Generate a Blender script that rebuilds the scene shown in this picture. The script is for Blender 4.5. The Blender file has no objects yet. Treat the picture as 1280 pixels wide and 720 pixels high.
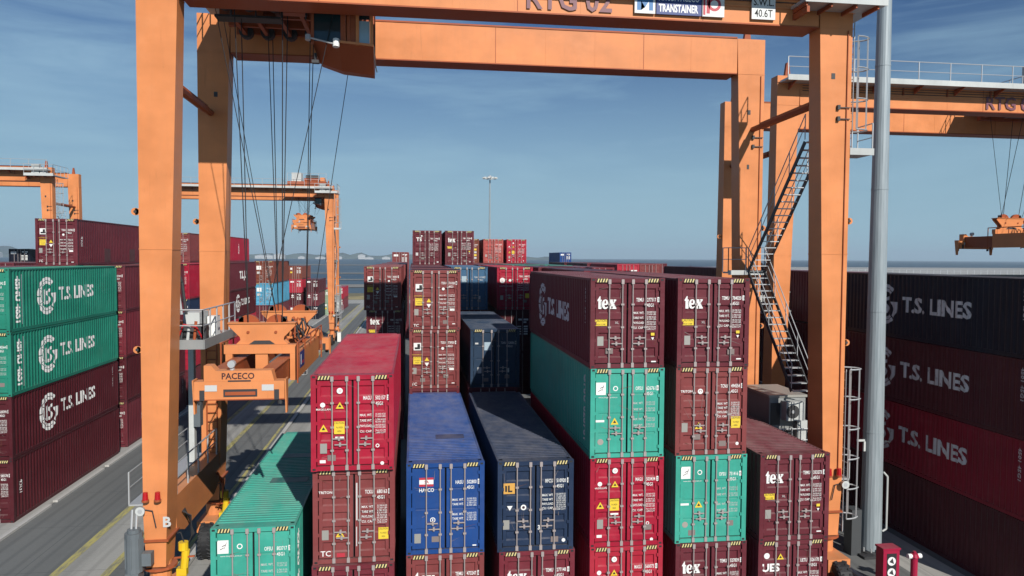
import bpy, bmesh, math, random
from mathutils import Matrix, Vector
random.seed(7)
SC = bpy.context.scene
COL = SC.collection
# ------------------------------------------------------------------ camera
CAM_H = 12.207
cd = bpy.data.cameras.new('camera')
cam = bpy.data.objects.new('camera', cd)
COL.objects.link(cam)
F = Vector((0.13356854, 0.99019001, -0.04102679))
R = Vector((0.9910395, -0.13343795, 0.00591748))
U = Vector((-0.00038490, 0.04144956, 0.99914052))
cam.matrix_world = Matrix(((R.x, U.x, -F.x, 0), (R.y, U.y, -F.y, 0), (R.z, U.z, -F.z, CAM_H), (0, 0, 0, 1)))
cd.sensor_width = 36
cd.lens = 920.06 / 1280 * 36
cd.clip_start = 0.1
cd.clip_end = 60000
SC.camera = cam
# ------------------------------------------------------------------ light
SUN_EL = math.radians(32.3)
SUN_AZ = math.radians(161.8)          # clockwise from +Y
SUN_STRENGTH = 5.0
SKY_STRENGTH = 0.052
w = bpy.data.worlds.new('World')
SC.world = w
w.use_nodes = True
nt = w.node_tree
nt.nodes.clear()
N = nt.nodes.new
L = nt.links.new
wo = N('ShaderNodeOutputWorld')
bg = N('ShaderNodeBackground')
sky = N('ShaderNodeTexSky')
sky.sky_type = 'NISHITA'
sky.sun_disc = False
sky.sun_elevation = SUN_EL
sky.sun_rotation = SUN_AZ
sky.altitude = 0
sky.air_density = 1.0
sky.dust_density = 0.2
sky.ozone_density = 6.0
tc = N('ShaderNodeTexCoord')
mp = N('ShaderNodeMapping')
mp.inputs['Scale'].default_value = (1.3, 1.3, 8.5)
mp.inputs['Rotation'].default_value = (0.12, -0.1, 0.3)
ns = N('ShaderNodeTexNoise')
ns.inputs['Scale'].default_value = 2.2
ns.inputs['Detail'].default_value = 6
ns.inputs['Roughness'].default_value = 0.60
ns.inputs['Distortion'].default_value = 0.35
rp = N('ShaderNodeValToRGB')
rp.color_ramp.elements[0].position = 0.42
rp.color_ramp.elements[1].position = 0.85
rp.color_ramp.elements[0].color = (0, 0, 0, 1)
rp.color_ramp.elements[1].color = (0.62, 0.62, 0.62, 1)
mx = N('ShaderNodeMixRGB')
mx.inputs['Color2'].default_value = (8.2, 12.6, 15.2, 1)
L(tc.outputs['Generated'], mp.inputs['Vector'])
L(mp.outputs['Vector'], ns.inputs['Vector'])
L(ns.outputs['Fac'], rp.inputs['Fac'])
L(rp.outputs['Color'], mx.inputs['Fac'])
sz = N('ShaderNodeSeparateXYZ')
L(tc.outputs['Generated'], sz.inputs['Vector'])
hz_ = N('ShaderNodeValToRGB')       # pale marine haze hugging the horizon
hz_.color_ramp.interpolation = 'EASE'
hz_.color_ramp.elements[0].position = 0.0
hz_.color_ramp.elements[0].color = (0.93, 0.93, 0.93, 1)
hz_.color_ramp.elements[1].position = 0.34
hz_.color_ramp.elements[1].color = (0, 0, 0, 1)
L(sz.outputs['Z'], hz_.inputs['Fac'])
mh = N('ShaderNodeMixRGB')
mh.inputs['Color2'].default_value = (6.1, 9.7, 11.8, 1)
L(hz_.outputs['Color'], mh.inputs['Fac'])
L(mx.outputs['Color'], mh.inputs['Color1'])
tint = N('ShaderNodeMixRGB')
tint.blend_type = 'MULTIPLY'
tint.inputs['Fac'].default_value = 1.0
tint.inputs['Color2'].default_value = (0.62, 0.86, 1.12, 1)
L(sky.outputs['Color'], tint.inputs['Color1'])
L(tint.outputs['Color'], mx.inputs['Color1'])
L(mh.outputs['Color'], bg.inputs['Color'])
bg.inputs['Strength'].default_value = SKY_STRENGTH
L(bg.outputs['Background'], wo.inputs['Surface'])
sl = bpy.data.lights.new('sun', 'SUN')
sl.energy = SUN_STRENGTH
sl.angle = math.radians(0.5)
sl.color = (1.0, 0.95, 0.87)
so = bpy.data.objects.new('sun', sl)
COL.objects.link(so)
sdir = Vector((math.sin(SUN_AZ) * math.cos(SUN_EL), math.cos(SUN_AZ) * math.cos(SUN_EL), math.sin(SUN_EL)))
so.rotation_euler = sdir.to_track_quat('Z', 'Y').to_euler()
so.location = sdir * 100
SC.view_settings.view_transform = 'Standard'
SC.view_settings.look = 'None'
SC.view_settings.exposure = 0.0
SC.view_settings.gamma = 1.0
SC.view_settings.use_curve_mapping = False
try:
    SC.cycles.max_bounces = 5
    SC.cycles.diffuse_bounces = 1
    SC.cycles.glossy_bounces = 2
    SC.cycles.use_denoising = True
except Exception:
    pass

# ------------------------------------------------------------------ materials
MATS = {}


def newmat(name):
    m = bpy.data.materials.new(name)
    m.use_nodes = True
    t = m.node_tree
    b = t.nodes['Principled BSDF']
    return m, t, b


def plain(name, col, rough=0.5, metal=0.0, emit=None):
    if name in MATS:
        return MATS[name]
    m, t, b = newmat(name)
    b.inputs['Base Color'].default_value = (*col, 1)
    b.inputs['Roughness'].default_value = rough
    b.inputs['Metallic'].default_value = metal
    MATS[name] = m
    return m


def noise_node(t, vec, scale, detail=4, rough=0.6):
    n = t.nodes.new('ShaderNodeTexNoise')
    n.inputs['Scale'].default_value = scale
    n.inputs['Detail'].default_value = detail
    n.inputs['Roughness'].default_value = rough
    t.links.new(vec, n.inputs['Vector'])
    return n


def mapped(t, sc, src='Position'):
    if src == 'Position':
        g = t.nodes.new('ShaderNodeNewGeometry').outputs['Position']
    else:
        g = t.nodes.new('ShaderNodeTexCoord').outputs['Object']
    mpn = t.nodes.new('ShaderNodeMapping')
    mpn.inputs['Scale'].default_value = sc
    t.links.new(g, mpn.inputs['Vector'])
    return mpn.outputs['Vector']


def ramp(t, fac, p0, p1, c0=(0, 0, 0), c1=(1, 1, 1)):
    r = t.nodes.new('ShaderNodeValToRGB')
    r.color_ramp.elements[0].position = p0
    r.color_ramp.elements[1].position = p1
    r.color_ramp.elements[0].color = (*c0, 1)
    r.color_ramp.elements[1].color = (*c1, 1)
    t.links.new(fac, r.inputs['Fac'])
    return r.outputs['Color']


def mix(t, fac, a, b, mode='MIX'):
    m = t.nodes.new('ShaderNodeMixRGB')
    m.blend_type = mode
    for key, v in (('Fac', fac), ('Color1', a), ('Color2', b)):
        if hasattr(v, 'node'):
            t.links.new(v, m.inputs[key])
        elif isinstance(v, (int, float)):
            m.inputs[key].default_value = v
        else:
            m.inputs[key].default_value = (*v, 1)
    return m.outputs['Color']


def scale_col(t, col, f):
    return mix(t, 1.0, col, f, 'MULTIPLY')


def paint(name, col, rough=0.42, wear=1.0, dust=(0.30, 0.27, 0.25), dent=0.0):
    """container / crane paint: fading, vertical streaks, grime and some rust"""
    if name in MATS:
        return MATS[name]
    m, t, b = newmat(name)
    big = ramp(t, noise_node(t, mapped(t, (0.5, 0.35, 0.7)), 1.0, 3).outputs['Fac'], 0.3, 0.75)
    c = mix(t, big, tuple(x * 0.82 for x in col), tuple(min(1, x * 1.10 + 0.002) for x in col))
    st = ramp(t, noise_node(t, mapped(t, (6, 6, 0.5)), 1.0, 4, 0.65).outputs['Fac'], 0.42, 0.78)
    c = mix(t, mix(t, 1.0, st, (0.34 * wear,) * 3, 'MULTIPLY'), c, tuple(x * 0.58 + d * 0.25 * max(col) for x, d in zip(col, dust)))
    rs = ramp(t, noise_node(t, mapped(t, (3.0, 3.0, 1.6)), 1.6, 7, 0.72).outputs['Fac'], 0.665, 0.74)
    c = mix(t, mix(t, 1.0, rs, (0.55 * wear,) * 3, 'MULTIPLY'), c, (0.11, 0.045, 0.025))
    bl = ramp(t, noise_node(t, mapped(t, (0.9, 0.9, 1.1)), 1.0, 6, 0.68).outputs['Fac'], 0.52, 0.70)
    c = mix(t, mix(t, 1.0, bl, (0.26 * wear,) * 3, 'MULTIPLY'), c, tuple(min(1, x * 0.92 + d * (0.05 + 0.5 * max(col))) for x, d in zip(col, dust)))
    rr_ = ramp(t, noise_node(t, mapped(t, (11, 11, 0.8)), 1.0, 5, 0.7).outputs['Fac'], 0.62, 0.72)
    c = mix(t, mix(t, 1.0, rr_, (0.42 * wear,) * 3, 'MULTIPLY'), c, tuple(x * 0.35 + y for x, y in zip(col, (0.030, 0.014, 0.008))))
    # dust on up-facing faces; rib slopes lightened too, painting in their sheen
    g = t.nodes.new('ShaderNodeNewGeometry')
    sx = t.nodes.new('ShaderNodeSeparateXYZ')
    t.links.new(g.outputs['True Normal'], sx.inputs['Vector'])
    up = ramp(t, sx.outputs['Z'], 0.45, 0.75)
    dn = ramp(t, noise_node(t, mapped(t, (1.0, 0.45, 1)), 1.3, 7, 0.75).outputs['Fac'], 0.36, 0.68)
    c = mix(t, mix(t, 1.0, mix(t, 1.0, up, dn, 'MULTIPLY'), (0.36,) * 3, 'MULTIPLY'), c, dust)  # dust, plus painted-in sheen on the rib slopes
    t.links.new(c, b.inputs['Base Color'])
    rr = ramp(t, big, 0.0, 1.0, (rough - 0.06,) * 3, (rough + 0.14,) * 3)
    t.links.new(rr, b.inputs['Roughness'])
    b.inputs['Specular IOR Level'].default_value = 0.22
    if dent:
        # shallow dents and oil-canning of the sheet
        bp = t.nodes.new('ShaderNodeBump')
        bp.inputs['Strength'].default_value = dent
        bp.inputs['Distance'].default_value = 0.05
        hn = noise_node(t, mapped(t, (1.3, 1.3, 1.9)), 1.0, 3, 0.55).outputs['Fac']
        t.links.new(hn, bp.inputs['Height'])
        t.links.new(bp.outputs['Normal'], b.inputs['Normal'])
    MATS[name] = m
    return m


def scale_tuple(c, f):
    return tuple(x * f for x in c)


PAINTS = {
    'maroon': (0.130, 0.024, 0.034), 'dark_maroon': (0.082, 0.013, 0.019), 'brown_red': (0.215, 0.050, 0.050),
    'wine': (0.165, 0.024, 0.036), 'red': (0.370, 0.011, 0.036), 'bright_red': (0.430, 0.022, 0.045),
    'deep_red': (0.24, 0.008, 0.024), 'salmon': (0.42, 0.085, 0.075), 'green': (0.048, 0.36, 0.275), 'deep_green': (0.020, 0.225, 0.155),  # first entry is red darkened as a shaded copy for the right-hand wall
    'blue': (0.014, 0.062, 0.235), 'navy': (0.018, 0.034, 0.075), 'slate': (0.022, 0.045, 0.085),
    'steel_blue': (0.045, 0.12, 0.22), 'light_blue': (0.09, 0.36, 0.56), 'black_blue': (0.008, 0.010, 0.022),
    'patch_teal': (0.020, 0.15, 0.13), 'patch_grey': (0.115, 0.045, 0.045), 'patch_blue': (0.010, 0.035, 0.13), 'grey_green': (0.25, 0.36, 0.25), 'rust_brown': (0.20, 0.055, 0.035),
}


def pmat(name):
    return paint('paint_' + name, PAINTS[name], 0.42, 1.35, dent=0.55)


ORANGE = paint('crane_orange', (0.69, 0.250, 0.092), 0.40, 0.55, (0.45, 0.33, 0.22))
ORANGE_D = paint('crane_orange_dark', (0.36, 0.085, 0.03), 0.45, 0.6, (0.35, 0.26, 0.2))
WHITE = plain('white_paint', (0.78, 0.78, 0.76), 0.5)


def worn(name, col, under):
    m, t, b = newmat(name)
    k = ramp(t, noise_node(t, mapped(t, (7, 7, 5)), 1.0, 7, 0.75).outputs['Fac'], 0.56, 0.66)
    k2 = ramp(t, noise_node(t, mapped(t, (5, 5, 0.6)), 1.0, 4, 0.6).outputs['Fac'], 0.4, 0.75)
    c = mix(t, k2, col, tuple(x * 0.66 for x in col))
    c = mix(t, mix(t, 1.0, k, (0.7,) * 3, 'MULTIPLY'), c, under)
    t.links.new(c, b.inputs['Base Color'])
    b.inputs['Roughness'].default_value = 0.6
    MATS[name] = m
    return m


WORNW = worn('worn_white_lettering', (0.74, 0.74, 0.73), (0.22, 0.16, 0.16))
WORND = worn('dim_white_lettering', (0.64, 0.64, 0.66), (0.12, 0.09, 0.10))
OFFWHITE = plain('faded_white', (0.52, 0.52, 0.51), 0.55)
YELLOW = plain('yellow_paint', (0.74, 0.53, 0.04), 0.5)
HAZ = plain('faded_hazard_yellow', (0.66, 0.55, 0.24), 0.55)
BLACK = plain('black_rubber', (0.014, 0.014, 0.016), 0.65)
DARK = plain('dark_steel', (0.035, 0.035, 0.038), 0.55)
STEEL = plain('galvanised_steel', (0.50, 0.51, 0.52), 0.42, 0.35)
BARS = plain('door_bar_steel', (0.36, 0.31, 0.30), 0.5, 0.15)
PLATE = plain('data_plate_metal', (0.36, 0.35, 0.32), 0.45, 0.3)
GREY = paint('grey_paint', (0.28, 0.29, 0.29), 0.5, 0.8)
LGREY = paint('light_grey_paint', (0.52, 0.54, 0.53), 0.5, 0.7)
GLASS = plain('tinted_glass', (0.012, 0.03, 0.035), 0.06)
PALEGLASS = plain('pale_glass', (0.30, 0.42, 0.50), 0.12)
BLUEINK = plain('blue_ink', (0.02, 0.045, 0.19), 0.5)
REDINK = plain('red_ink', (0.45, 0.03, 0.05), 0.5)
DARKINK = plain('dark_ink', (0.04, 0.014, 0.02), 0.5)
ROPE = plain('wire_rope', (0.02, 0.02, 0.022), 0.6, 0.2)
GOLD = plain('gold_sticker', (0.62, 0.33, 0.07), 0.5)
HYDRED = paint('hydrant_red', (0.36, 0.012, 0.05), 0.4, 0.5)
LAMPRED = plain('beacon_red', (0.42, 0.01, 0.015), 0.25)
MOTOR = paint('motor_grey', (0.13, 0.15, 0.165), 0.5, 0.7)
YELMOTOR = paint('motor_yellow', (0.75, 0.50, 0.02), 0.45, 0.5)


# ------------------------------------------------------------------ mesh builder
class MB:
    def __init__(self):
        self.v, self.f, self.mi, self.mats = [], [], [], []

    def m(self, mat):
        if mat not in self.mats:
            self.mats.append(mat)
        return self.mats.index(mat)

    def face(self, pts, mat):
        o = len(self.v)
        self.v += [tuple(p) for p in pts]
        self.f.append(tuple(range(o, o + len(pts))))
        self.mi.append(self.m(mat))

    def hexa(self, p, mat):
        """p: 8 points, bottom 4 ccw then top 4"""
        o = len(self.v)
        self.v += [tuple(q) for q in p]
        k = self.m(mat)
        for q in ((3, 2, 1, 0), (4, 5, 6, 7), (0, 1, 5, 4), (1, 2, 6, 5), (2, 3, 7, 6), (3, 0, 4, 7)):
            self.f.append(tuple(o + i for i in q))
            self.mi.append(k)

    def box(self, x0, x1, y0, y1, z0, z1, mat):
        self.hexa([(x0, y0, z0), (x1, y0, z0), (x1, y1, z0), (x0, y1, z0),
                   (x0, y0, z1), (x1, y0, z1), (x1, y1, z1), (x0, y1, z1)], mat)

    def tube(self, a, b, r, mat, n=6, r2=None, cap=True):
        a, b = Vector(a), Vector(b)
        d = (b - a)
        if d.length < 1e-6:
            return
        d.normalize()
        s = Vector((0, 0, 1)) if abs(d.z) < 0.9 else Vector((1, 0, 0))
        e1 = d.cross(s).normalized()
        e2 = d.cross(e1)
        r2 = r if r2 is None else r2
        o = len(self.v)
        k = self.m(mat)
        for P, q in ((a, r), (b, r2)):
            for i in range(n):
                t = 2 * math.pi * i / n
                self.v.append(tuple(P + (e1 * math.cos(t) + e2 * math.sin(t)) * q))
        for i in range(n):
            j = (i + 1) % n
            self.f.append((o + i, o + j, o + n + j, o + n + i))
            self.mi.append(k)
        if cap:
            self.f.append(tuple(o + n - 1 - i for i in range(n)))
            self.f.append(tuple(o + n + i for i in range(n)))
            self.mi += [k, k]

    def path(self, pts, r, mat, n=6):
        for a, b in zip(pts[:-1], pts[1:]):
            self.tube(a, b, r, mat, n)

    def beam(self, a, b, wd, ht, mat):
        """rectangular bar from a to b; wd horizontal, ht the other way"""
        a, b = Vector(a), Vector(b)
        d = (b - a).normalized()
        s = Vector((0, 0, 1)) if abs(d.z) < 0.95 else Vector((0, 1, 0))
        e1 = d.cross(s).normalized() * wd / 2
        e2 = e1.cross(d).normalized() * ht / 2
        self.hexa([a - e1 - e2, a + e1 - e2, b + e1 - e2, b - e1 - e2,
                   a - e1 + e2, a + e1 + e2, b + e1 + e2, b - e1 + e2], mat)

    def prism(self, poly, axis, lo, hi, mat):
        """extrude a 2D polygon along axis ('x': (y,z), 'y': (x,z), 'z': (x,y))"""
        def P(q, h):
            return {'x': (h, q[0], q[1]), 'y': (q[0], h, q[1]), 'z': (q[0], q[1], h)}[axis]
        n = len(poly)
        o = len(self.v)
        self.v += [P(q, lo) for q in poly] + [P(q, hi) for q in poly]
        k = self.m(mat)
        self.f.append(tuple(o + i for i in range(n)))
        self.f.append(tuple(o + n + n - 1 - i for i in range(n)))
        self.mi += [k, k]
        for i in range(n):
            j = (i + 1) % n
            self.f.append((o + i, o + n + i, o + n + j, o + j))
            self.mi.append(k)

    def mesh(self, name):
        me = bpy.data.meshes.new(name)
        me.from_pydata(self.v, [], self.f)
        for q in self.mats:
            me.materials.append(q)
        me.polygons.foreach_set('material_index', self.mi)
        bm = bmesh.new()
        bm.from_mesh(me)
        bmesh.ops.recalc_face_normals(bm, faces=bm.faces)
        bm.to_mesh(me)
        bm.free()
        me.update()
        return me

    def build(self, name, parent=None):
        return link(name, self.mesh(name), parent)


def link(name, me, parent=None):
    o = bpy.data.objects.new(name, me)
    COL.objects.link(o)
    if parent is not None:
        o.parent = parent
    return o


def tag(o, label=None, cat=None, group=None, kind=None):
    if label:
        o['label'] = label
    if cat:
        o['category'] = cat
    if group:
        o['group'] = group
    if kind:
        o['kind'] = kind
    return o


def thing(name, loc, label, cat, group=None, rz=0):
    o = bpy.data.objects.new(name, None)
    COL.objects.link(o)
    o.location = loc
    o.rotation_euler = (0, 0, rz)
    return tag(o, label, cat, group)


def setmat(o, mat, slot=0):
    s = o.material_slots[slot]
    s.link = 'OBJECT'
    s.material = mat


# ------------------------------------------------------------------ flat artwork (lettering, stickers)
_TX = {}


def text2d(s, bold=0.0):
    """(verts, faces, width) of unit-height capitals"""
    k = (s, bold)
    if k not in _TX:
        c = bpy.data.curves.new('t', 'FONT')
        c.body = s
        c.size = 1.0
        c.resolution_u = 2
        c.offset = bold
        o = bpy.data.objects.new('t', c)
        me = bpy.data.meshes.new_from_object(o)
        v = [(p.co.x, p.co.y) for p in me.vertices]
        f = [tuple(p.vertices) for p in me.polygons]
        bpy.data.meshes.remove(me)
        bpy.data.objects.remove(o)
        bpy.data.curves.remove(c)
        x0 = min(p[0] for p in v)
        x1 = max(p[0] for p in v)
        h = 0.73
        v = [((a - x0) / h, b / h) for a, b in v]
        _TX[k] = (v, f, (x1 - x0) / h)
    return _TX[k]


# hand-drawn heavy serif letters t, e, x on a unit x-height
SERIF = {
    't': [[(0.14, 0), (0.46, 0), (0.52, 0.16), (0.36, 0.14), (0.36, 0.84), (0.52, 0.84), (0.52, 0.98), (0.36, 0.98), (0.36, 1.35), (0.28, 1.35), (0.0, 0.94), (0.0, 0.84), (0.12, 0.84), (0.12, 0.04)]],
    'e': [[(0.0, 0.5), (0.02, 0.25), (0.14, 0.05), (0.36, -0.02), (0.58, 0.04), (0.74, 0.22), (0.68, 0.28), (0.52, 0.18), (0.36, 0.18), (0.27, 0.42), (0.0, 0.5)],
          [(0.0, 0.5), (0.27, 0.42), (0.27, 0.58), (0.30, 0.82), (0.38, 0.93), (0.40, 1.02), (0.16, 0.95), (0.03, 0.75)],
          [(0.38, 0.93), (0.46, 0.84), (0.48, 0.58), (0.76, 0.52), (0.72, 0.78), (0.60, 0.96), (0.40, 1.02)],
          [(0.27, 0.42), (0.76, 0.42), (0.76, 0.52), (0.48, 0.58), (0.27, 0.58)]],
    'x': [[(0.0, 0.88), (0.10, 0.88), (0.52, 0.12), (0.42, 0.12), (0.42, 0), (0.92, 0), (0.92, 0.12), (0.84, 0.12), (0.40, 0.88), (0.48, 0.88), (0.48, 1), (0.0, 1)],
          [(0.0, 0), (0.34, 0), (0.34, 0.12), (0.26, 0.12), (0.38, 0.34), (0.31, 0.46), (0.10, 0.12), (0.0, 0.12)],
          [(0.58, 0.88), (0.66, 0.88), (0.54, 0.66), (0.61, 0.54), (0.80, 0.88), (0.90, 0.88), (0.90, 1), (0.58, 1)]],
}


class Art:
    """2D polygons (u, v, material, layer) mapped onto a surface later"""

    def __init__(self):
        self.p = []

    def poly(self, pts, mat, lay=0):
        self.p.append((pts, mat, lay))

    def rect(self, u0, u1, v0, v1, mat, lay=0):
        self.poly([(u0, v0), (u1, v0), (u1, v1), (u0, v1)], mat, lay)

    def disc(self, u, v, r, mat, lay=0, n=14, a0=0, a1=360):
        q = [(u + r * math.cos(math.radians(a0 + (a1 - a0) * i / n)), v + r * math.sin(math.radians(a0 + (a1 - a0) * i / n))) for i in range(n if a1 - a0 == 360 else n + 1)]
        self.poly(q, mat, lay)

    def ring(self, u, v, r0, r1, mat, a0=0, a1=360, n=20, lay=0, sy=1.0):
        for i in range(n):
            t0 = math.radians(a0 + (a1 - a0) * i / n)
            t1 = math.radians(a0 + (a1 - a0) * (i + 1) / n)
            self.poly([(u + r0 * math.cos(t0), v + sy * r0 * math.sin(t0)), (u + r1 * math.cos(t0), v + sy * r1 * math.sin(t0)),
                       (u + r1 * math.cos(t1), v + sy * r1 * math.sin(t1)), (u + r0 * math.cos(t1), v + sy * r0 * math.sin(t1))], mat, lay)

    def tri(self, u, v, r, mat, down=False, lay=0):
        s = -1 if down else 1
        self.poly([(u - r, v - s * r * 0.8), (u + r, v - s * r * 0.8), (u, v + s * r * 0.9)], mat, lay)

    def text(self, s, u, v, h, mat, bold=0.0, width=None, lay=0, rot=0):
        vv, ff, wd = text2d(s, bold)
        sx = h if width is None else width / wd
        for f in ff:
            q = [(vv[i][0] * sx, vv[i][1] * h) for i in f]
            if rot:
                q = [(-b, a) for a, b in q] if rot == 90 else [(b, -a) for a, b in q]
            self.poly([(u + a, v + b) for a, b in q], mat, lay)

    def serif(self, s, u, v, xh, mat, width=None):
        adv = {'t': 0.56, 'e': 0.80, 'x': 0.92}
        tot = sum(adv[c] for c in s)
        k = xh if width is None else width / tot
        x = u
        for c in s:
            for q in SERIF[c]:
                self.poly([(x + a * k, v + b * xh) for a, b in q], mat)
            x += adv[c] * k

    def mesh(self, name, mapf, cuts=None):
        bm = bmesh.new()
        mats = []
        ml = bm.faces.layers.int.new('lay')
        for pts, mat, lay in self.p:
            if mat not in mats:
                mats.append(mat)
            try:
                f = bm.faces.new([bm.verts.new((a, b, 0)) for a, b in pts])
            except ValueError:
                continue
            f.material_index = mats.index(mat)
            f[ml] = lay
        if cuts:
            big = [f for f in bm.faces if len(f.verts) > 4]
            bmesh.ops.triangulate(bm, faces=big)
            us = [v.co.x for v in bm.verts]
            lo, hi = min(us), max(us)
            for c in cuts:
                if lo < c < hi:
                    g = bm.verts[:] + bm.edges[:] + bm.faces[:]
                    bmesh.ops.bisect_plane(bm, geom=g, plane_co=(c, 0, 0), plane_no=(1, 0, 0), dist=1e-5)
        else:
            bmesh.ops.triangulate(bm, faces=[f for f in bm.faces if len(f.verts) > 4])
        lv = {}
        for f in bm.faces:
            for v in f.verts:
                lv[v] = max(lv.get(v, 0), f[ml])
        for v in bm.verts:
            v.co = mapf(v.co.x, v.co.y, lv.get(v, 0))
        me = bpy.data.meshes.new(name)
        bm.to_mesh(me)
        bm.free()
        for q in mats:
            me.materials.append(q)
        return me


# ------------------------------------------------------------------ shipping containers
CW, CL, CH = 2.438, 12.192, 2.896
HW = CW / 2
PER = 0.2785


def corr(y):
    """depth of the side corrugation at distance y from the door end"""
    t = (y - 0.16) % PER
    if t < 0.072:
        return 0.0
    if t < 0.140:
        return 0.036 * (t - 0.072) / 0.068
    if t < 0.212:
        return 0.036
    return 0.036 * (1 - (t - 0.212) / (PER - 0.212))


BREAKS = []
_k = 0
while True:
    y0 = 0.16 + _k * PER
    BREAKS += [b for b in (y0, y0 + 0.072, y0 + 0.140, y0 + 0.212) if b < CL - 0.16]
    _k += 1
    if y0 > CL:
        break
BREAKS.append(CL - 0.16)
_PM = bpy.data.materials.new('container_paint_slot')
_MESH = {}


def cached(key, fn):
    if key not in _MESH:
        _MESH[key] = fn()
    return _MESH[key]


def frame_mesh(h):
    b = MB()
    b.m(_PM)
    for s in (-1, 1):
        for (ya, yb) in ((0.0, 0.15), (CL - 0.15, CL)):
            x0, x1 = sorted((s * (HW - 0.15), s * HW))
            b.box(x0, x1, ya + 0.004, yb - 0.004, 0.118, h - 0.118, _PM)
        x0, x1 = sorted((s * (HW - 0.07), s * (HW - 0.004)))
        b.box(x0, x1, 0.178, CL - 0.178, 0.012, 0.16, _PM)
        x0, x1 = sorted((s * (HW - 0.07), s * (HW - 0.004)))
        b.box(x0, x1, 0.178, CL - 0.178, h - 0.085, h - 0.018, _PM)
    for ya, yb in ((0.012, 0.12), (CL - 0.12, CL - 0.012)):
        b.box(-HW + 0.178, HW - 0.178, ya, yb, 0.012, 0.14, _PM)
        b.box(-HW + 0.178, HW - 0.178, ya, yb, h - 0.15, h - 0.012, _PM)
    b.box(-HW + 0.15, HW - 0.15, CL - 0.10, CL - 0.04, 0.14, h - 0.15, _PM)
    # roof header plates at both ends
    b.box(-HW + 0.178, HW - 0.178, 0.122, 0.34, h - 0.03, h - 0.010, _PM)
    b.box(-HW + 0.178, HW - 0.178, CL - 0.34, CL - 0.122, h - 0.03, h - 0.010, _PM)
    # floor
    b.box(-HW + 0.08, HW - 0.08, 0.14, CL - 0.14, 0.10, 0.15, DARK)
    return b.mesh('frame')


def casting_mesh(sx, top, h):
    b = MB()
    x0, x1 = sorted((sx * (HW - 0.178), sx * (HW + 0.002)))
    z0, z1 = (h - 0.118, h) if top else (0.0, 0.118)
    b.box(x0, x1, -0.002, 0.176, z0, z1, _PM)
    xm = (x0 + x1) / 2
    b.box(xm - 0.045, xm + 0.045, -0.006, -0.001, z0 + 0.03, z1 - 0.03, BLACK)
    xs = sx * (HW + 0.003)
    xa, xb = sorted((xs, xs + sx * 0.003))
    b.box(xa, xb, 0.05, 0.125, z0 + 0.03, z1 - 0.03, BLACK)
    return b.mesh('corner_casting')


def roof_mesh(h):
    b = MB()
    y, d = 0.34, []
    k = 0
    while y < CL - 0.34:
        d.append((y, 0.0 if k % 4 in (0, 1) else 0.024))
        y += (0.085, 0.02, 0.085, 0.02)[k % 4]
        k += 1
    d.append((CL - 0.34, 0.0))
    for (ya, da), (yb, db) in zip(d[:-1], d[1:]):
        b.face([(-HW + 0.07, ya, h - 0.014 - da), (HW - 0.07, ya, h - 0.014 - da), (HW - 0.07, yb, h - 0.014 - db), (-HW + 0.07, yb, h - 0.014 - db)], _PM)
    b.face([(-HW + 0.07, 0.34, h - 0.08), (HW - 0.07, 0.34, h - 0.08), (HW - 0.07, CL - 0.34, h - 0.08), (-HW + 0.07, CL - 0.34, h - 0.08)], _PM)
    return b.mesh('roof')


def side_mesh(s, h):
    b = MB()
    xo = HW - 0.012
    for ya, yb in zip(BREAKS[:-1], BREAKS[1:]):
        da, db = corr(ya + 1e-6), corr(yb - 1e-6)
        b.face([(s * (xo - da), ya, 0.155), (s * (xo - db), yb, 0.155), (s * (xo - db), yb, h - 0.08), (s * (xo - da), ya, h - 0.08)], _PM)
    return b.mesh('side_panel')


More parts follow.
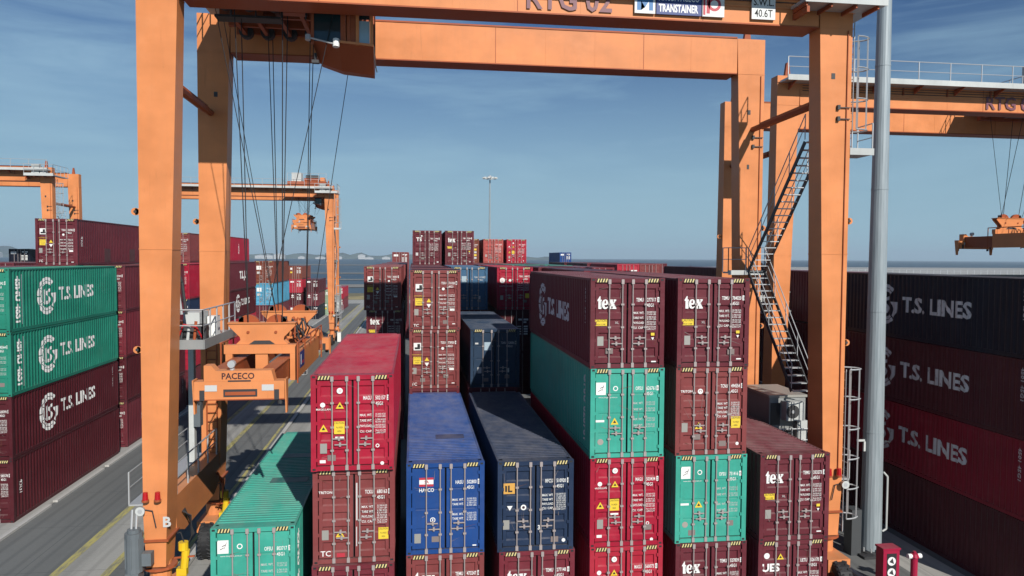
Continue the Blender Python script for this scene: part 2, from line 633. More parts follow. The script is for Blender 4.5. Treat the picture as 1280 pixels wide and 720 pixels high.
def door_mesh(s, style, h):
    """style 'rib': four pressed bands; 'flat': three narrow grooves"""
    b = MB()
    x0, x1 = (0.012, HW - 0.16) if s > 0 else (-HW + 0.16, -0.012)
    z0, z1 = 0.155, h - 0.165
    Y, D = 0.05, 0.042
    b.box(x0, x1, Y + 0.058, Y + 0.08, z0, z1, BLACK)      # gasket behind the leaf
    a0, a1 = x0 + 0.018, x1 - 0.018
    zz0, zz1 = z0 + 0.018, z1 - 0.018
    if style == 'rib':
        bands = [(0.085, 0.175), (0.30, 0.365), (0.47, 0.535), (0.645, 0.71), (0.83, 0.925)]
        D = 0.045
        sl_ = 0.045
    else:
        bands = [(0.235, 0.25), (0.485, 0.50), (0.735, 0.75)]
        D = 0.022
        sl_ = 0.012
    i0, i1 = a0 + 0.10, a1 - 0.10
    b.face([(a0, Y, zz0), (i0, Y, zz0), (i0, Y, zz1), (a0, Y, zz1)], _PM)
    b.face([(i1, Y, zz0), (a1, Y, zz0), (a1, Y, zz1), (i1, Y, zz1)], _PM)
    z = zz0
    for f0, f1 in bands:
        p0, p1 = zz0 + f0 * (zz1 - zz0), zz0 + f1 * (zz1 - zz0)
        b.face([(i0, Y, z), (i1, Y, z), (i1, Y, p0 - sl_), (i0, Y, p0 - sl_)], _PM)
        q0, q1 = i0 + 0.02, i1 - 0.02
        b.face([(i0, Y, p0 - sl_), (i1, Y, p0 - sl_), (q1, Y + D, p0), (q0, Y + D, p0)], _PM)
        b.face([(q0, Y + D, p0), (q1, Y + D, p0), (q1, Y + D, p1), (q0, Y + D, p1)], _PM)
        b.face([(q0, Y + D, p1), (q1, Y + D, p1), (i1, Y, p1 + sl_), (i0, Y, p1 + sl_)], _PM)
        b.face([(i0, Y, p0 - sl_), (q0, Y + D, p0), (q0, Y + D, p1), (i0, Y, p1 + sl_)], _PM)
        b.face([(i1, Y, p0 - sl_), (q1, Y + D, p0), (q1, Y + D, p1), (i1, Y, p1 + sl_)], _PM)
        z = p1 + sl_
    b.face([(i0, Y, z), (i1, Y, z), (i1, Y, zz1), (i0, Y, zz1)], _PM)
    # leaf edges
    for (p, q) in (((a0, zz0), (a1, zz0)), ((a1, zz0), (a1, zz1)), ((a1, zz1), (a0, zz1)), ((a0, zz1), (a0, zz0))):
        b.face([(p[0], Y, p[1]), (q[0], Y, q[1]), (q[0], Y + 0.057, q[1]), (p[0], Y + 0.057, p[1])], _PM)
    # hinges on the outer edge
    xe = s * (HW - 0.155)
    for k in range(5):
        zc = z0 + 0.18 + k * (z1 - z0 - 0.36) / 4
        b.box(xe - 0.045, xe + 0.045, 0.012, 0.049, zc - 0.05, zc + 0.05, _PM)
    return b.mesh('door')


def bar_mesh(x, h, hand):
    """one locking bar with cams, guides and its handle"""
    b = MB()
    b.tube((x, 0.012, 0.035), (x, 0.012, h - 0.04), 0.020, BARS, 6)
    for z in (0.10, h - 0.12):
        b.box(x - 0.045, x + 0.045, -0.018, 0.045, z - 0.075, z + 0.075, BARS)
    for z in (0.62, 1.32, 2.05):
        b.box(x - 0.05, x + 0.05, -0.014, 0.047, z - 0.028, z + 0.028, BARS)
    zh = 0.98 if (abs(x) > 0.4) else 0.80
    xe = x + hand * 0.36
    b.beam((x, -0.018, zh), (xe, -0.018, zh), 0.02, 0.035, BARS)
    b.box(xe - hand * 0.16 - 0.03, xe - hand * 0.16 + 0.03, -0.022, 0.047, zh - 0.06, zh + 0.06, BARS)
    return b.mesh('locking_bar')


def hazard_mesh(s, h):
    b = MB()
    x0, x1 = sorted((s * (HW - 0.20), s * (HW - 0.56)))
    z0, z1 = h - 0.142, h - 0.02
    b.box(x0, x1, 0.004, 0.0115, z0, z1, BLACK)
    n = 4
    st = (x1 - x0) / n
    for i in range(n):
        a = x0 + i * st
        b.face([(a + 0.005, 0.001, z0 + 0.004), (a + 0.045, 0.001, z0 + 0.004), (a + 0.085, 0.001, z1 - 0.004), (a + 0.045, 0.001, z1 - 0.004)], HAZ)
    return b.mesh('hazard_marking')


def caution(a, u0, u1, v0, v1, word='CAUTION'):
    a.rect(u0, u1, v0, v1, YELLOW)
    a.text(word, u0 + 0.04 * (u1 - u0), v1 - 0.38 * (v1 - v0) if (v1 - v0) < 0.3 else v1 - 0.2 * (v1 - v0), 0.09 if (v1 - v0) < 0.3 else 0.06, BLACK, width=0.9 * (u1 - u0), lay=1)
    if v1 - v0 > 0.3:
        a.text('9-6 HIGH', u0 + 0.06, v0 + 0.45 * (v1 - v0), 0.06, BLACK, width=(u1 - u0) - 0.12, lay=1)
        a.text('HIGH', u0 + 0.1, v0 + 0.15 * (v1 - v0), 0.06, BLACK, width=(u1 - u0) - 0.2, lay=1)
    else:
        a.text('HIGH CUBE', u0 + 0.05, v0 + 0.12 * (v1 - v0), 0.05, BLACK, width=(u1 - u0) - 0.1, lay=1)


def warn(a, u, v, r=0.15):
    a.tri(u, v, r, YELLOW)
    a.tri(u, v - 0.01, r * 0.42, BLACK, lay=1)


WBLK = [('MAX. WT.', '32,500 KGS', '71,650 LBS'), ('TARE WT.', '3,780 KGS', '8,330 LBS'), ('PAYLOAD', '28,720 KGS', '63,320 LBS'), ('CU. CAP.', '76.4 CU.M', '2,698 CU.FT')]


def weights(a, mat, v=1.76, step=0.16, n=4, u0=0.20, u1=0.66):
    for k in range(n):
        l, p, q = WBLK[k]
        a.text(l, u0, v - k * step, 0.075, mat, width=0.36, bold=0.01)
        a.text(p, u1, v - k * step + 0.035, 0.055, mat, width=0.30)
        a.text(q, u1, v - k * step - 0.035, 0.055, mat, width=0.30)


def number(a, pre, num, chk, mat, v=2.16):
    a.text(pre, 0.30, v, 0.12, mat, bold=0.012, width=0.24)
    a.text(num, 0.66, v, 0.12, mat, bold=0.012, width=0.30)
    a.rect(1.0, 1.07, v - 0.02, v + 0.14, mat)
    a.text(chk, 1.012, v + 0.01, 0.10, DARKINK, width=0.045, lay=1)
    a.text('45G1', 0.66, v - 0.17, 0.11, mat, bold=0.012, width=0.22)


def plate(a, u=-0.97, v=0.72):
    a.rect(u, u + 0.20, v, v + 0.30, PLATE)


def design_art(d, pre, num, chk):
    """(left leaf art, right leaf art) in door coordinates, u across and v up"""
    l, r = Art(), Art()
    W_ = WHITE
    if d in ('tex', 'TEX'):
        l.serif('tex', -0.98, 1.90, 0.30, W_, 0.62)
        caution(l, -1.06, -0.66, 1.36, 1.56)
        l.text('XL', -0.40, 1.42, 0.08, OFFWHITE)
        plate(l)
        number(r, pre, num, chk, W_)
        weights(r, W_)
        r.rect(0.80, 0.92, 1.06, 1.15, YELLOW)
        r.tri(0.86, 0.96, 0.05, W_, True)
        r.rect(0.82, 0.98, 0.20, 0.24, W_)
    elif d == 'red':
        l.disc(-0.88, 2.02, 0.075, W_)
        l.text('MAGELLAN', -1.07, 1.86, 0.06, W_, bold=0.01, width=0.42)
        l.disc(-0.38, 2.44, 0.09, W_)
        l.text('O', -0.405, 2.41, 0.07, REDINK, lay=1)
        warn(l, -0.38, 2.0, 0.12)
        warn(l, -0.86, 1.32, 0.13)
        caution(l, -0.55, -0.24, 1.14, 1.52)
        l.rect(-0.52, -0.26, 1.0, 1.06, W_)
        plate(l, -0.96, 0.56)
        l.rect(-0.97, -0.80, 0.27, 0.36, W_)
        number(r, pre, num, chk, W_)
        weights(r, W_, 1.66, 0.165)
        r.ring(0.72, 0.76, 0.035, 0.06, W_, n=8)
        r.disc(0.86, 0.22, 0.055, W_)
    elif d == 'green':
        l.rect(-1.04, -0.72, 2.08, 2.48, W_)
        for q in ((-0.98, 2.18, -0.86, 2.24), (-0.92, 2.28, -0.80, 2.33), (-0.85, 2.20, -0.79, 2.40)):
            l.poly([(q[0], q[1]), (q[2], q[3]), (q[2] + 0.02, q[3] + 0.03), (q[0] + 0.02, q[1] + 0.03)], DARKINK, 1)
        l.ring(-0.40, 2.28, 0.055, 0.085, W_, n=10)
        l.text('www.dongfang.com.cn', -0.96, 1.98, 0.045, W_, width=0.62)
        l.rect(-1.04, -0.76, 1.20, 1.27, W_)
        warn(l, -0.42, 1.22, 0.13)
        l.disc(-0.88, 0.56, 0.10, plain('pale_plate', (0.33, 0.30, 0.27), 0.5))
        number(r, pre, num, chk, W_)
        weights(r, OFFWHITE, 1.70, 0.20, 2)
        weights(r, OFFWHITE, 1.18, 0.20, 2)
    elif d == 'brown':
        l.text('TRITON', -1.05, 2.10, 0.08, W_, bold=0.015, width=0.40)
        l.ring(-0.38, 2.13, 0.05, 0.09, W_, n=10)
        l.tri(-0.38, 2.13, 0.05, W_)
        plate(l, -1.0, 0.80)
        warn(l, -0.42, 1.0, 0.13)
        caution(r, 0.68, 1.0, 0.82, 1.20)
        number(r, pre, num, chk, W_)
        weights(r, W_, 1.60, 0.14)
        r.disc(0.90, 0.30, 0.055, W_)
    elif d == 'brownTC':
        l.text('TRITON', -1.05, 2.14, 0.08, W_, bold=0.015, width=0.40)
        plate(l, -0.96, 0.72)
        warn(l, -0.42, 0.9, 0.13)
        l.text('TC', -1.0, 0.22, 0.17, W_, bold=0.01, width=0.30)
        l.rect(-0.52, -0.28, 0.18, 0.30, REDINK)
        caution(r, 0.70, 1.0, 0.74, 1.10)
        number(r, pre, num, chk, W_)
        weights(r, W_, 1.72, 0.15)
        # scuffed white grease line beside the gasket
        r.rect(0.03, 0.075, 1.35, 2.5, OFFWHITE)
        r.rect(0.03, 0.06, 0.55, 1.15, OFFWHITE)
    elif d == 'blue':
        l.rect(-0.80, -0.36, 2.36, 2.43, REDINK)
        l.rect(-0.80, -0.36, 2.22, 2.36, W_)
        l.rect(-0.80, -0.36, 2.15, 2.22, REDINK)
        l.text('SA', -0.64, 2.25, 0.09, REDINK, lay=1, bold=0.02)
        l.text('HASCO', -0.80, 1.98, 0.12, W_, bold=0.02, width=0.46)
        l.ring(-0.38, 1.08, 0.06, 0.085, W_, n=10)
        l.rect(-0.395, -0.365, 1.03, 1.12, W_)
        plate(l, -0.95, 0.36)
        number(r, pre, num, chk, W_)
        weights(r, W_, 1.62, 0.14, 2)
        weights(r, W_, 1.16, 0.14, 2)
        r.rect(0.84, 0.96, 0.16, 0.20, W_)
    elif d == 'navy':
        l.rect(-1.04, -0.68, 1.86, 2.20, GOLD)
        l.text('L', -0.90, 1.93, 0.20, BLACK, bold=0.05, lay=1)
        l.rect(-0.99, -0.93, 1.93, 2.12, BLACK, 1)
        l.tri(-0.84, 1.40, 0.09, W_, True)
        l.disc(-0.40, 1.41, 0.09, W_)
        l.disc(-0.40, 1.41, 0.045, DARKINK, 1)
        plate(l, -1.05, 0.72)
        number(r, pre, num, chk, W_)
        weights(r, W_, 1.72, 0.14)
        r.text('3', 0.06, 0.66, 0.14, W_, bold=0.03)
        r.disc(0.90, 0.28, 0.06, W_)
    elif d == 'panel':
        # square sticker, yellow square, two triangles
        l.rect(-0.98, -0.62, 1.90, 2.26, W_)
        l.poly([(-0.93, 1.95), (-0.67, 1.95), (-0.67, 2.21), (-0.80, 2.21), (-0.80, 2.05), (-0.93, 2.05)], BLACK, 1)
        l.text('UNIVERSAL', -1.04, 1.66, 0.05, YELLOW, width=0.50)
        caution(l, -1.0, -0.62, 1.22, 1.58)
        l.tri(-0.34, 1.46, 0.11, YELLOW)
        l.tri(-0.34, 1.20, 0.11, W_, True)
        plate(l, -1.04, 0.74)
        l.text('TC', -1.08, 0.17, 0.15, W_, bold=0.01, width=0.26)
        number(r, pre, num, chk, W_)
        r.disc(0.40, 1.93, 0.07, W_)
        weights(r, W_, 1.58, 0.19)
        r.rect(0.72, 0.95, 0.86, 0.96, W_)
        r.rect(0.84, 0.98, 0.20, 0.24, W_)
    elif d == 'TS':
        l.text('TS', -0.92, 2.0, 0.32, W_, bold=0.03, width=0.46)
        l.disc(-0.46, 2.44, 0.06, W_)
        l.rect(-0.96, -0.76, 0.78, 1.02, OFFWHITE)
        number(r, pre, num, chk, W_)
        weights(r, W_, 1.72, 0.16)
        r.rect(0.84, 0.98, 0.20, 0.28, W_)
    elif d == 'UES':
        l.text('UES', -1.06, 1.86, 0.26, W_, bold=0.04, width=0.62)
        l.disc(-0.90, 2.38, 0.10, W_)
        warn(l, -0.42, 2.34, 0.12)
        caution(r, 0.14, 0.3, 1.2, 1.5, 'C')
        number(r, pre, num, chk, W_)
        weights(r, W_)
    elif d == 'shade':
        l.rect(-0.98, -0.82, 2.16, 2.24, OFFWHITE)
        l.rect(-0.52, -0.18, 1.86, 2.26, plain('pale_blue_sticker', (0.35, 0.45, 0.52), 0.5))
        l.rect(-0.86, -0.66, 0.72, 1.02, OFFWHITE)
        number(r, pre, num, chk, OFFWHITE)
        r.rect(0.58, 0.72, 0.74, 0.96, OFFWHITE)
    elif d == 'white_discs':
        l.disc(-0.86, 2.02, 0.18, W_)
        l.text('CJ', -0.96, 1.96, 0.12, REDINK, lay=1)
        l.disc(-0.34, 2.02, 0.09, W_)
        l.text('CAUTION HIGH', -1.05, 1.60, 0.07, W_, width=0.9)
        plate(l, -1.0, 0.7)
        warn(l, -0.36, 0.84, 0.1)
        number(r, pre, num, chk, W_)
        weights(r, W_, 1.72, 0.15)
        r.rect(0.72, 0.98, 0.74, 1.06, YELLOW)
    elif d == 'yellow_blocks':
        l.rect(-0.9, -0.4, 1.5, 1.9, YELLOW)
        number(r, pre, num, chk, W_)
        for k in range(4):
            r.rect(0.25, 0.9, 0.5 + k * 0.34, 0.72 + k * 0.34, YELLOW if k % 2 else OFFWHITE)
    elif d == 'blocks':
        l.rect(-0.95, -0.35, 1.75, 2.25, W_)
        l.rect(-0.9, -0.5, 1.2, 1.5, OFFWHITE)
        number(r, pre, num, chk, W_)
        weights(r, W_, 1.7, 0.2)
    else:
        plate(l)
        number(r, pre, num, chk, W_)
        weights(r, W_)
    return l, r


def jitter(a, rnd, s):
    # every owner sticks and stencils a little differently; hand-made scuffs and patches
    q = Art()
    q.p = list(a.p)
    dx, dz = rnd.uniform(-0.03, 0.03), rnd.uniform(-0.05, 0.05)
    q.p = [([(u + dx, v + dz) for u, v in pts], mat, lay) for pts, mat, lay in q.p]
    for _ in range(rnd.randrange(3, 8)):
        u, v = s * rnd.uniform(0.1, 1.02), rnd.uniform(0.25, 2.6)
        ln, an, w_ = rnd.uniform(0.08, 0.5), rnd.uniform(-0.5, 0.5) + (1.57 if rnd.random() < 0.4 else 0), rnd.uniform(0.006, 0.018)
        if abs(u + ln * math.cos(an)) > 1.03 or abs(u + ln * math.cos(an)) < 0.05 or not 0.2 < v + ln * math.sin(an) < 2.7:
            continue
        c_, s_ = math.cos(an), math.sin(an)
        q.poly([(u, v), (u + ln * c_, v + ln * s_), (u + ln * c_ - w_ * s_ * 0.3, v + ln * s_ + w_ * c_ * 0.3), (u - w_ * s_, v + w_ * c_)], rnd.choice((SCUFF, SCUFF, RUSTM)))
    if rnd.random() < 0.6:
        u, v = s * rnd.uniform(0.25, 0.8), rnd.uniform(0.3, 0.6)
        q.rect(u - 0.12, u + 0.12, v - 0.09, v + 0.09, SCUFF, 0)
    return q


SCUFF = plain('scuffed_primer', (0.20, 0.16, 0.15), 0.7)
RUSTM = plain('rust_scrape', (0.13, 0.05, 0.025), 0.8)


def door_map(u, v, lay):
    return Vector((u, 0.0455 - 0.003 * lay, v))


def side_art(d):
    a = Art()
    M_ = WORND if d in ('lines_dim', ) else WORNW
    if d.startswith('lines'):
        u, v = 3.5, 1.50
        # globe: crescents of the striped C, grid gaps left open
        for a0, a1 in ((48, 82), (85, 118), (121, 150), (153, 178), (182, 208), (211, 240), (243, 275), (278, 310)):
            a.ring(u, v, 0.60, 0.74, M_, a0, a1, 4)
            a.ring(u, v, 0.77, 0.93, M_, a0, a1, 4)
        a.ring(u, v, 0.45, 0.575, M_, 140, 225, 8)
        # t stroke and S inside, breaking out to the right
        a.poly([(u - 0.30, v - 0.42), (u - 0.10, v - 0.42), (u - 0.10, v + 0.42), (u - 0.30, v + 0.30)], M_)
        a.poly([(u - 0.06, v + 0.22), (u + 0.30, v + 0.36), (u + 0.30, v + 0.20), (u + 0.06, v + 0.12), (u + 0.36, v - 0.18), (u + 0.20, v - 0.42), (u - 0.06, v - 0.42), (u - 0.06, v - 0.26), (u + 0.12, v - 0.24), (u + 0.16, v - 0.16), (u - 0.06, v + 0.06)], M_)
        a.poly([(u + 0.42, v + 0.12), (u + 0.92, v + 0.12), (u + 0.86, v - 0.30), (u + 0.62, v - 0.62), (u + 0.50, v - 0.50), (u + 0.62, v - 0.20)], M_)
        a.text('T.S. LINES', 4.75, 1.24, 0.66, M_, bold=0.035, width=4.1)
    elif d == 'cma':
        a.ring(4.2, 1.5, 0.55, 0.95, WHITE, 40, 320, 18)
        a.rect(4.1, 4.6, 1.1, 1.9, WHITE)
        a.text('LINE', 5.6, 1.2, 0.6, WHITE, bold=0.03)
    elif d == 'tlj':
        a.text('T.L.J.R', 4.2, 1.2, 0.75, WHITE, bold=0.05, width=3.6)
    elif d == 'vertical':
        a.text('CAPITAL', 6.4, 2.1, 0.42, WHITE, bold=0.03, rot=-90, width=1.3)
    elif d == 'number':
        a.text('45G1', 0.6, 1.8, 0.3, WHITE, rot=-90, width=0.6)
    if d in ('lines_v', 'vnum'):
        # white strip with a tall vertical number at the reading-left end
        a.text('45MU 4831', 0.62, 2.55, 0.34, WHITE, bold=0.05, rot=-90, width=2.15)
        a.rect(1.06, 1.20, 0.30, 2.62, WHITE)
    if d == 'vnum_far':
        a.text('OFSU 628781', 11.2, 2.6, 0.24, OFFWHITE, bold=0.03, rot=-90, width=2.2)
    if d in ('lines', 'lines_dim'):
        a.text('4501 45G1', 11.3, 2.6, 0.18, M_, bold=0.02, rot=-90, width=1.2)
    return a


def side_lettering(d, s):
    def fn():
        a = side_art(d)
        if s > 0:
            def mp_(u, v, lay):
                return Vector((HW - 0.012 - corr(u) + 0.004 + 0.002 * lay, u, v))
            return a.mesh('lettering', mp_, BREAKS)

        def mp2(u, v, lay):
            y = CL - u
            return Vector((-(HW - 0.012 - corr(y) + 0.004 + 0.002 * lay), y, v))
        return a.mesh('lettering', mp2, [CL - b for b in BREAKS])
    return cached(('side', d, s), fn)


PREFIX = {'tex': 'TEMU', 'red': 'MAGU', 'green': 'OFSU', 'brown': 'TCNU', 'brownTC': 'TCKU', 'blue': 'HASU', 'navy': 'RFCU', 'panel': 'TSSU', 'TS': 'TSSU', 'UES': 'UETU'}
STYLE = {'green': 'flat', 'blue': 'flat', 'shade': 'flat'}


def container(x, y, z, colour, design, label, group, num=None, side=None, side_s=1, h=CH, patches=(), side_patches=()):
    t = thing('shipping_container', (x, y, z), label, 'container', group)
    pm = pmat(colour)
    hk = round(h, 3)

    def part(name, key, fn, parent=t):
        o = link(name, cached((key, hk), fn), parent)
        for i, ms in enumerate(o.material_slots):
            if ms.material == _PM:
                setmat(o, pm, i)
        return o
    part('frame', 'frame', lambda: frame_mesh(h))
    for s in (-1, 1):
        for top in (False, True):
            part('corner_casting', ('cast', s, top), lambda: casting_mesh(s, top, h))
        part('hazard_marking', ('haz', s), lambda: hazard_mesh(s, h))
    part('roof', 'roof', lambda: roof_mesh(h))
    for s in (-1, 1):
        p = part('side_panel', ('side', s), lambda: side_mesh(s, h))
        if side and s == side_s:
            link('lettering', side_lettering(side, s), p)
    st = STYLE.get(design, 'rib')
    rnd = random.Random(int(x * 37 + y * 101 + z * 13))
    num = num or '%06d %d' % (rnd.randrange(200000, 799999), rnd.randrange(10))
    la, ra = design_art(design, PREFIX.get(design, 'TGHU'), num.split()[0], num.split()[1])
    t.rotation_euler = (0, 0, rnd.uniform(-0.0022, 0.0022))
    la, ra = jitter(la, rnd, -1), jitter(ra, rnd, 1)
    for s, art in ((-1, la), (1, ra)):
        dr = part('door', ('door', s, st), lambda: door_mesh(s, st, h))
        for xx, hand in ((0.60, -1), (0.17, 1)):
            part('locking_bar', ('bar', s * xx, hand), lambda: bar_mesh(s * xx, h, hand * s), dr)
        key = ('art', design, s, num)
        link('lettering', cached(key, lambda: art.mesh('lettering', door_map)), dr)
    for k, (yy, x0, x1, col) in enumerate(patches):
        b = MB()
        b.box(x0, x1, yy, yy + 0.62, h - 0.0125, h - 0.006, pmat(col))
        b.build('roof_patch', t)
    for k, (yy, z0, col) in enumerate(side_patches):
        b = MB()
        b.box(HW - 0.011, HW - 0.004, yy, yy + 1.0, z0, z0 + 0.9, pmat(col))
        b.build('side_patch', t)
    return t


def far_mesh(kind, h):
    """one-mesh container for the distance: ribbed sides, framed door end, bars, marks"""
    def fn():
        b = MB()
        b.m(_PM)
        b.box(-HW + 0.05, HW - 0.05, 0.07, CL - 0.05, 0.06, h - 0.02, _PM)
        for s in (-1, 1):
            x0, x1 = sorted((s * (HW - 0.14), s * HW))
            b.box(x0, x1, 0, 0.14, 0.0, h, _PM)
            b.box(x0, x1, CL - 0.14, CL, 0.0, h, _PM)
            k = 0.2
            while k < CL - 0.25:
                x0, x1 = sorted((s * (HW - 0.055), s * (HW - 0.02)))
                b.box(x0, x1, k, k + 0.14, 0.12, h - 0.08, _PM)
                k += 0.28
        b.box(-HW + 0.141, HW - 0.141, 0.01, 0.10, 0.0, 0.13, _PM)
        b.box(-HW + 0.141, HW - 0.141, 0.01, 0.10, h - 0.14, h, _PM)
        for q in (0.08, 0.30, 0.50, 0.70, 0.88):
            b.box(-1.0, -0.08, 0.035, 0.069, 0.15 + q * 2.4, 0.28 + q * 2.4, _PM)
            b.box(0.08, 1.0, 0.035, 0.069, 0.15 + q * 2.4, 0.28 + q * 2.4, _PM)
        for x in (-0.6, -0.17, 0.17, 0.6):
            b.tube((x, 0.02, 0.05), (x, 0.02, h - 0.05), 0.028, BARS, 5)
        b.box(-0.012, 0.012, 0.03, 0.068, 0.14, h - 0.15, BLACK)
        W_ = WHITE
        if kind != 'bare':
            b.box(0.30, 0.55, 0.025, 0.031, 2.16, 2.28, W_)
            b.box(0.66, 0.98, 0.025, 0.031, 2.16, 2.28, W_)
            b.box(0.66, 0.86, 0.025, 0.031, 1.99, 2.09, W_)
            for k in range(4):
                b.box(0.22, 0.50, 0.025, 0.031, 1.20 + 0.17 * k, 1.28 + 0.17 * k, W_)
                b.box(0.68, 0.95, 0.025, 0.031, 1.19 + 0.17 * k, 1.29 + 0.17 * k, W_)
        if kind == 'logo':
            b.box(-1.0, -0.35, 0.025, 0.031, 1.95, 2.25, W_)
        if kind == 'sticker':
            b.box(-1.0, -0.6, 0.025, 0.031, 1.85, 2.25, W_)
            b.box(-1.0, -0.6, 0.025, 0.031, 1.2, 1.5, YELLOW)
        if kind == 'disc':
            b.tube((-0.6, 0.024, 2.0), (-0.6, 0.031, 2.0), 0.2, W_, 10)
            b.box(-0.85, -0.35, 0.025, 0.031, 1.6, 1.72, W_)
        return b.mesh('container_body')
    return cached(('far', kind, round(h, 3)), fn)


def far_container(x, y, z, colour, kind, label, group, h=CH):
    o = link('shipping_container', far_mesh(kind, h))
    o.location = (x, y, z)
    for i, ms in enumerate(o.material_slots):
        if ms.material == _PM:
            setmat(o, pmat(colour), i)
    return tag(o, label, 'container', GH if label.startswith('dark container low in the gaps') else group)


# ------------------------------------------------------------------ ground, water, far shore
def sheet(name, x0, x1, y0, y1, z, mat, kind='structure', nx=1, ny=1):
    b = MB()
    for i in range(nx):
        for j in range(ny):
            xa, xb = x0 + (x1 - x0) * i / nx, x0 + (x1 - x0) * (i + 1) / nx
            ya, yb = y0 + (y1 - y0) * j / ny, y0 + (y1 - y0) * (j + 1) / ny
            b.face([(xa, ya, z), (xb, ya, z), (xb, yb, z), (xa, yb, z)], mat)
    o = b.build(name)
    return tag(o, kind=kind)


def ground_mat(name, base, var, stain, track=0.5):
    m, t, b = newmat(name)
    n1 = ramp(t, noise_node(t, mapped(t, (0.12, 0.05, 1)), 1.0, 5, 0.6).outputs['Fac'], 0.32, 0.7)
    c = mix(t, n1, base, var)
    n2 = ramp(t, noise_node(t, mapped(t, (1.1, 0.045, 1)), 1.0, 4, 0.6).outputs['Fac'], 0.45, 0.72)
    c = mix(t, mix(t, 1.0, n2, (track,) * 3, 'MULTIPLY'), c, stain)
    n3 = ramp(t, noise_node(t, mapped(t, (0.8, 0.8, 1)), 1.0, 8, 0.75).outputs['Fac'], 0.55, 0.75)
    c = mix(t, mix(t, 1.0, n3, (0.35,) * 3, 'MULTIPLY'), c, scale_tuple(base, 0.55))
    # oil spots, dark tyre tracks along the lane, faint slab joints
    oil = ramp(t, noise_node(t, mapped(t, (0.55, 0.30, 1)), 1.0, 3, 0.5).outputs['Fac'], 0.66, 0.74)
    c = mix(t, mix(t, 1.0, oil, (0.55,) * 3, 'MULTIPLY'), c, scale_tuple(base, 0.40))
    wv = t.nodes.new('ShaderNodeTexWave')
    wv.bands_direction = 'X'
    wv.inputs['Scale'].default_value = 0.42
    wv.inputs['Distortion'].default_value = 1.1
    wv.inputs['Detail'].default_value = 2
    t.links.new(mapped(t, (1, 0.03, 1)), wv.inputs['Vector'])
    tr_ = ramp(t, wv.outputs['Fac'], 0.70, 0.98)
    c = mix(t, mix(t, 1.0, tr_, (0.40,) * 3, 'MULTIPLY'), c, scale_tuple(base, 0.50))
    bk = t.nodes.new('ShaderNodeTexBrick')
    bk.offset = 0.0
    bk.inputs['Scale'].default_value = 1.0
    bk.inputs['Brick Width'].default_value = 5.0
    bk.inputs['Row Height'].default_value = 5.0
    bk.inputs['Mortar Size'].default_value = 0.022
    bk.inputs['Color1'].default_value = (0, 0, 0, 1)
    bk.inputs['Color2'].default_value = (0, 0, 0, 1)
    bk.inputs['Mortar'].default_value = (0.6, 0.6, 0.6, 1)
    t.links.new(mapped(t, (1, 1, 1)), bk.inputs['Vector'])
    c = mix(t, bk.outputs['Color'], c, scale_tuple(base, 0.35))
    n4 = noise_node(t, mapped(t, (9, 9, 9)), 1.0, 3, 0.7).outputs['Fac']
    c = mix(t, 0.35, c, mix(t, n4, scale_tuple(base, 0.6), scale_tuple(base, 1.4)))
    t.links.new(c, b.inputs['Base Color'])
    b.inputs['Roughness'].default_value = 0.85
    return m


ASPH = ground_mat('asphalt', (0.122, 0.129, 0.131), (0.175, 0.178, 0.174), (0.07, 0.07, 0.07))
CONC = ground_mat('runway_concrete', (0.30, 0.295, 0.28), (0.40, 0.395, 0.37), (0.13, 0.13, 0.125), 0.65)
PALE = ground_mat('pale_concrete', (0.33, 0.325, 0.305), (0.42, 0.41, 0.39), (0.24, 0.235, 0.225), 0.4)
KERB = ground_mat('kerb_concrete', (0.45, 0.44, 0.42), (0.52, 0.51, 0.49), (0.3, 0.3, 0.29), 0.3)
m, t, b = newmat('worn_yellow_line')
wn = ramp(t, noise_node(t, mapped(t, (5, 0.8, 1)), 1.0, 6, 0.75).outputs['Fac'], 0.44, 0.60)
c = mix(t, wn, (0.42, 0.37, 0.13), (0.20, 0.195, 0.15))
t.links.new(c, b.inputs['Base Color'])
b.inputs['Roughness'].default_value = 0.8
YLINE = m

m, t, b = newmat('sea_water')
bands = ramp(t, noise_node(t, mapped(t, (0.0016, 0.011, 1)), 1.0, 6, 0.6).outputs['Fac'], 0.38, 0.66)
c = mix(t, bands, (0.040, 0.075, 0.115), (0.085, 0.115, 0.140))
mud = ramp(t, noise_node(t, mapped(t, (0.004, 0.02, 1)), 1.0, 5, 0.6).outputs['Fac'], 0.55, 0.68)
c = mix(t, mix(t, 1.0, mud, (0.5,) * 3, 'MULTIPLY'), c, (0.12, 0.11, 0.095))
t.links.new(c, b.inputs['Base Color'])
b.inputs['Roughness'].default_value = 0.5
SEA = m

sheet('yard_ground', -220, 420, -60, 214, 0.0, ASPH)
sheet('sea', -9000, 12000, 214, 16000, -0.9, SEA)
sheet('sea_apron', -9000, -220, -60, 214, -0.9, SEA)
sheet('crane_runway', -13.45, -11.75, -20, 205, 0.004, CONC)
sheet('crane_runway', -8.70, -7.45, -20, 205, 0.004, CONC)
sheet('crane_runway', 14.4, 16.0, -20, 205, 0.004, CONC)
sheet('crane_runway', 19.3, 21.2, -20, 205, 0.004, PALE)
sheet('stack_pad', -20.9, -17.55, -20, 205, 0.004, CONC)
sheet('truck_lane', -7.45, -3.2, -20, 205, 0.008, PALE)
for x0, x1 in ((-13.72, -13.40), (-11.80, -11.48), (-9.40, -9.22)):
    o = sheet('lane_line', x0, x1, -20, 190, 0.012, YLINE)
for x0, x1 in ((-8.98, -8.74), (16.9, 17.1)):
    b = MB()
    b.box(x0, x1, -20, 200, 0.0, 0.12, KERB)
    b.box(x0 - 0.09, x0 - 0.005, -20, 200, 0.0, 0.03, DARK)
    tag(b.build('kerb'), kind='structure')
b = MB()
for k in range(30):
    b.box(-17.62, -17.4, 20 + k * 6.2, 25.6 + k * 6.2, 0.0, 0.1, KERB)
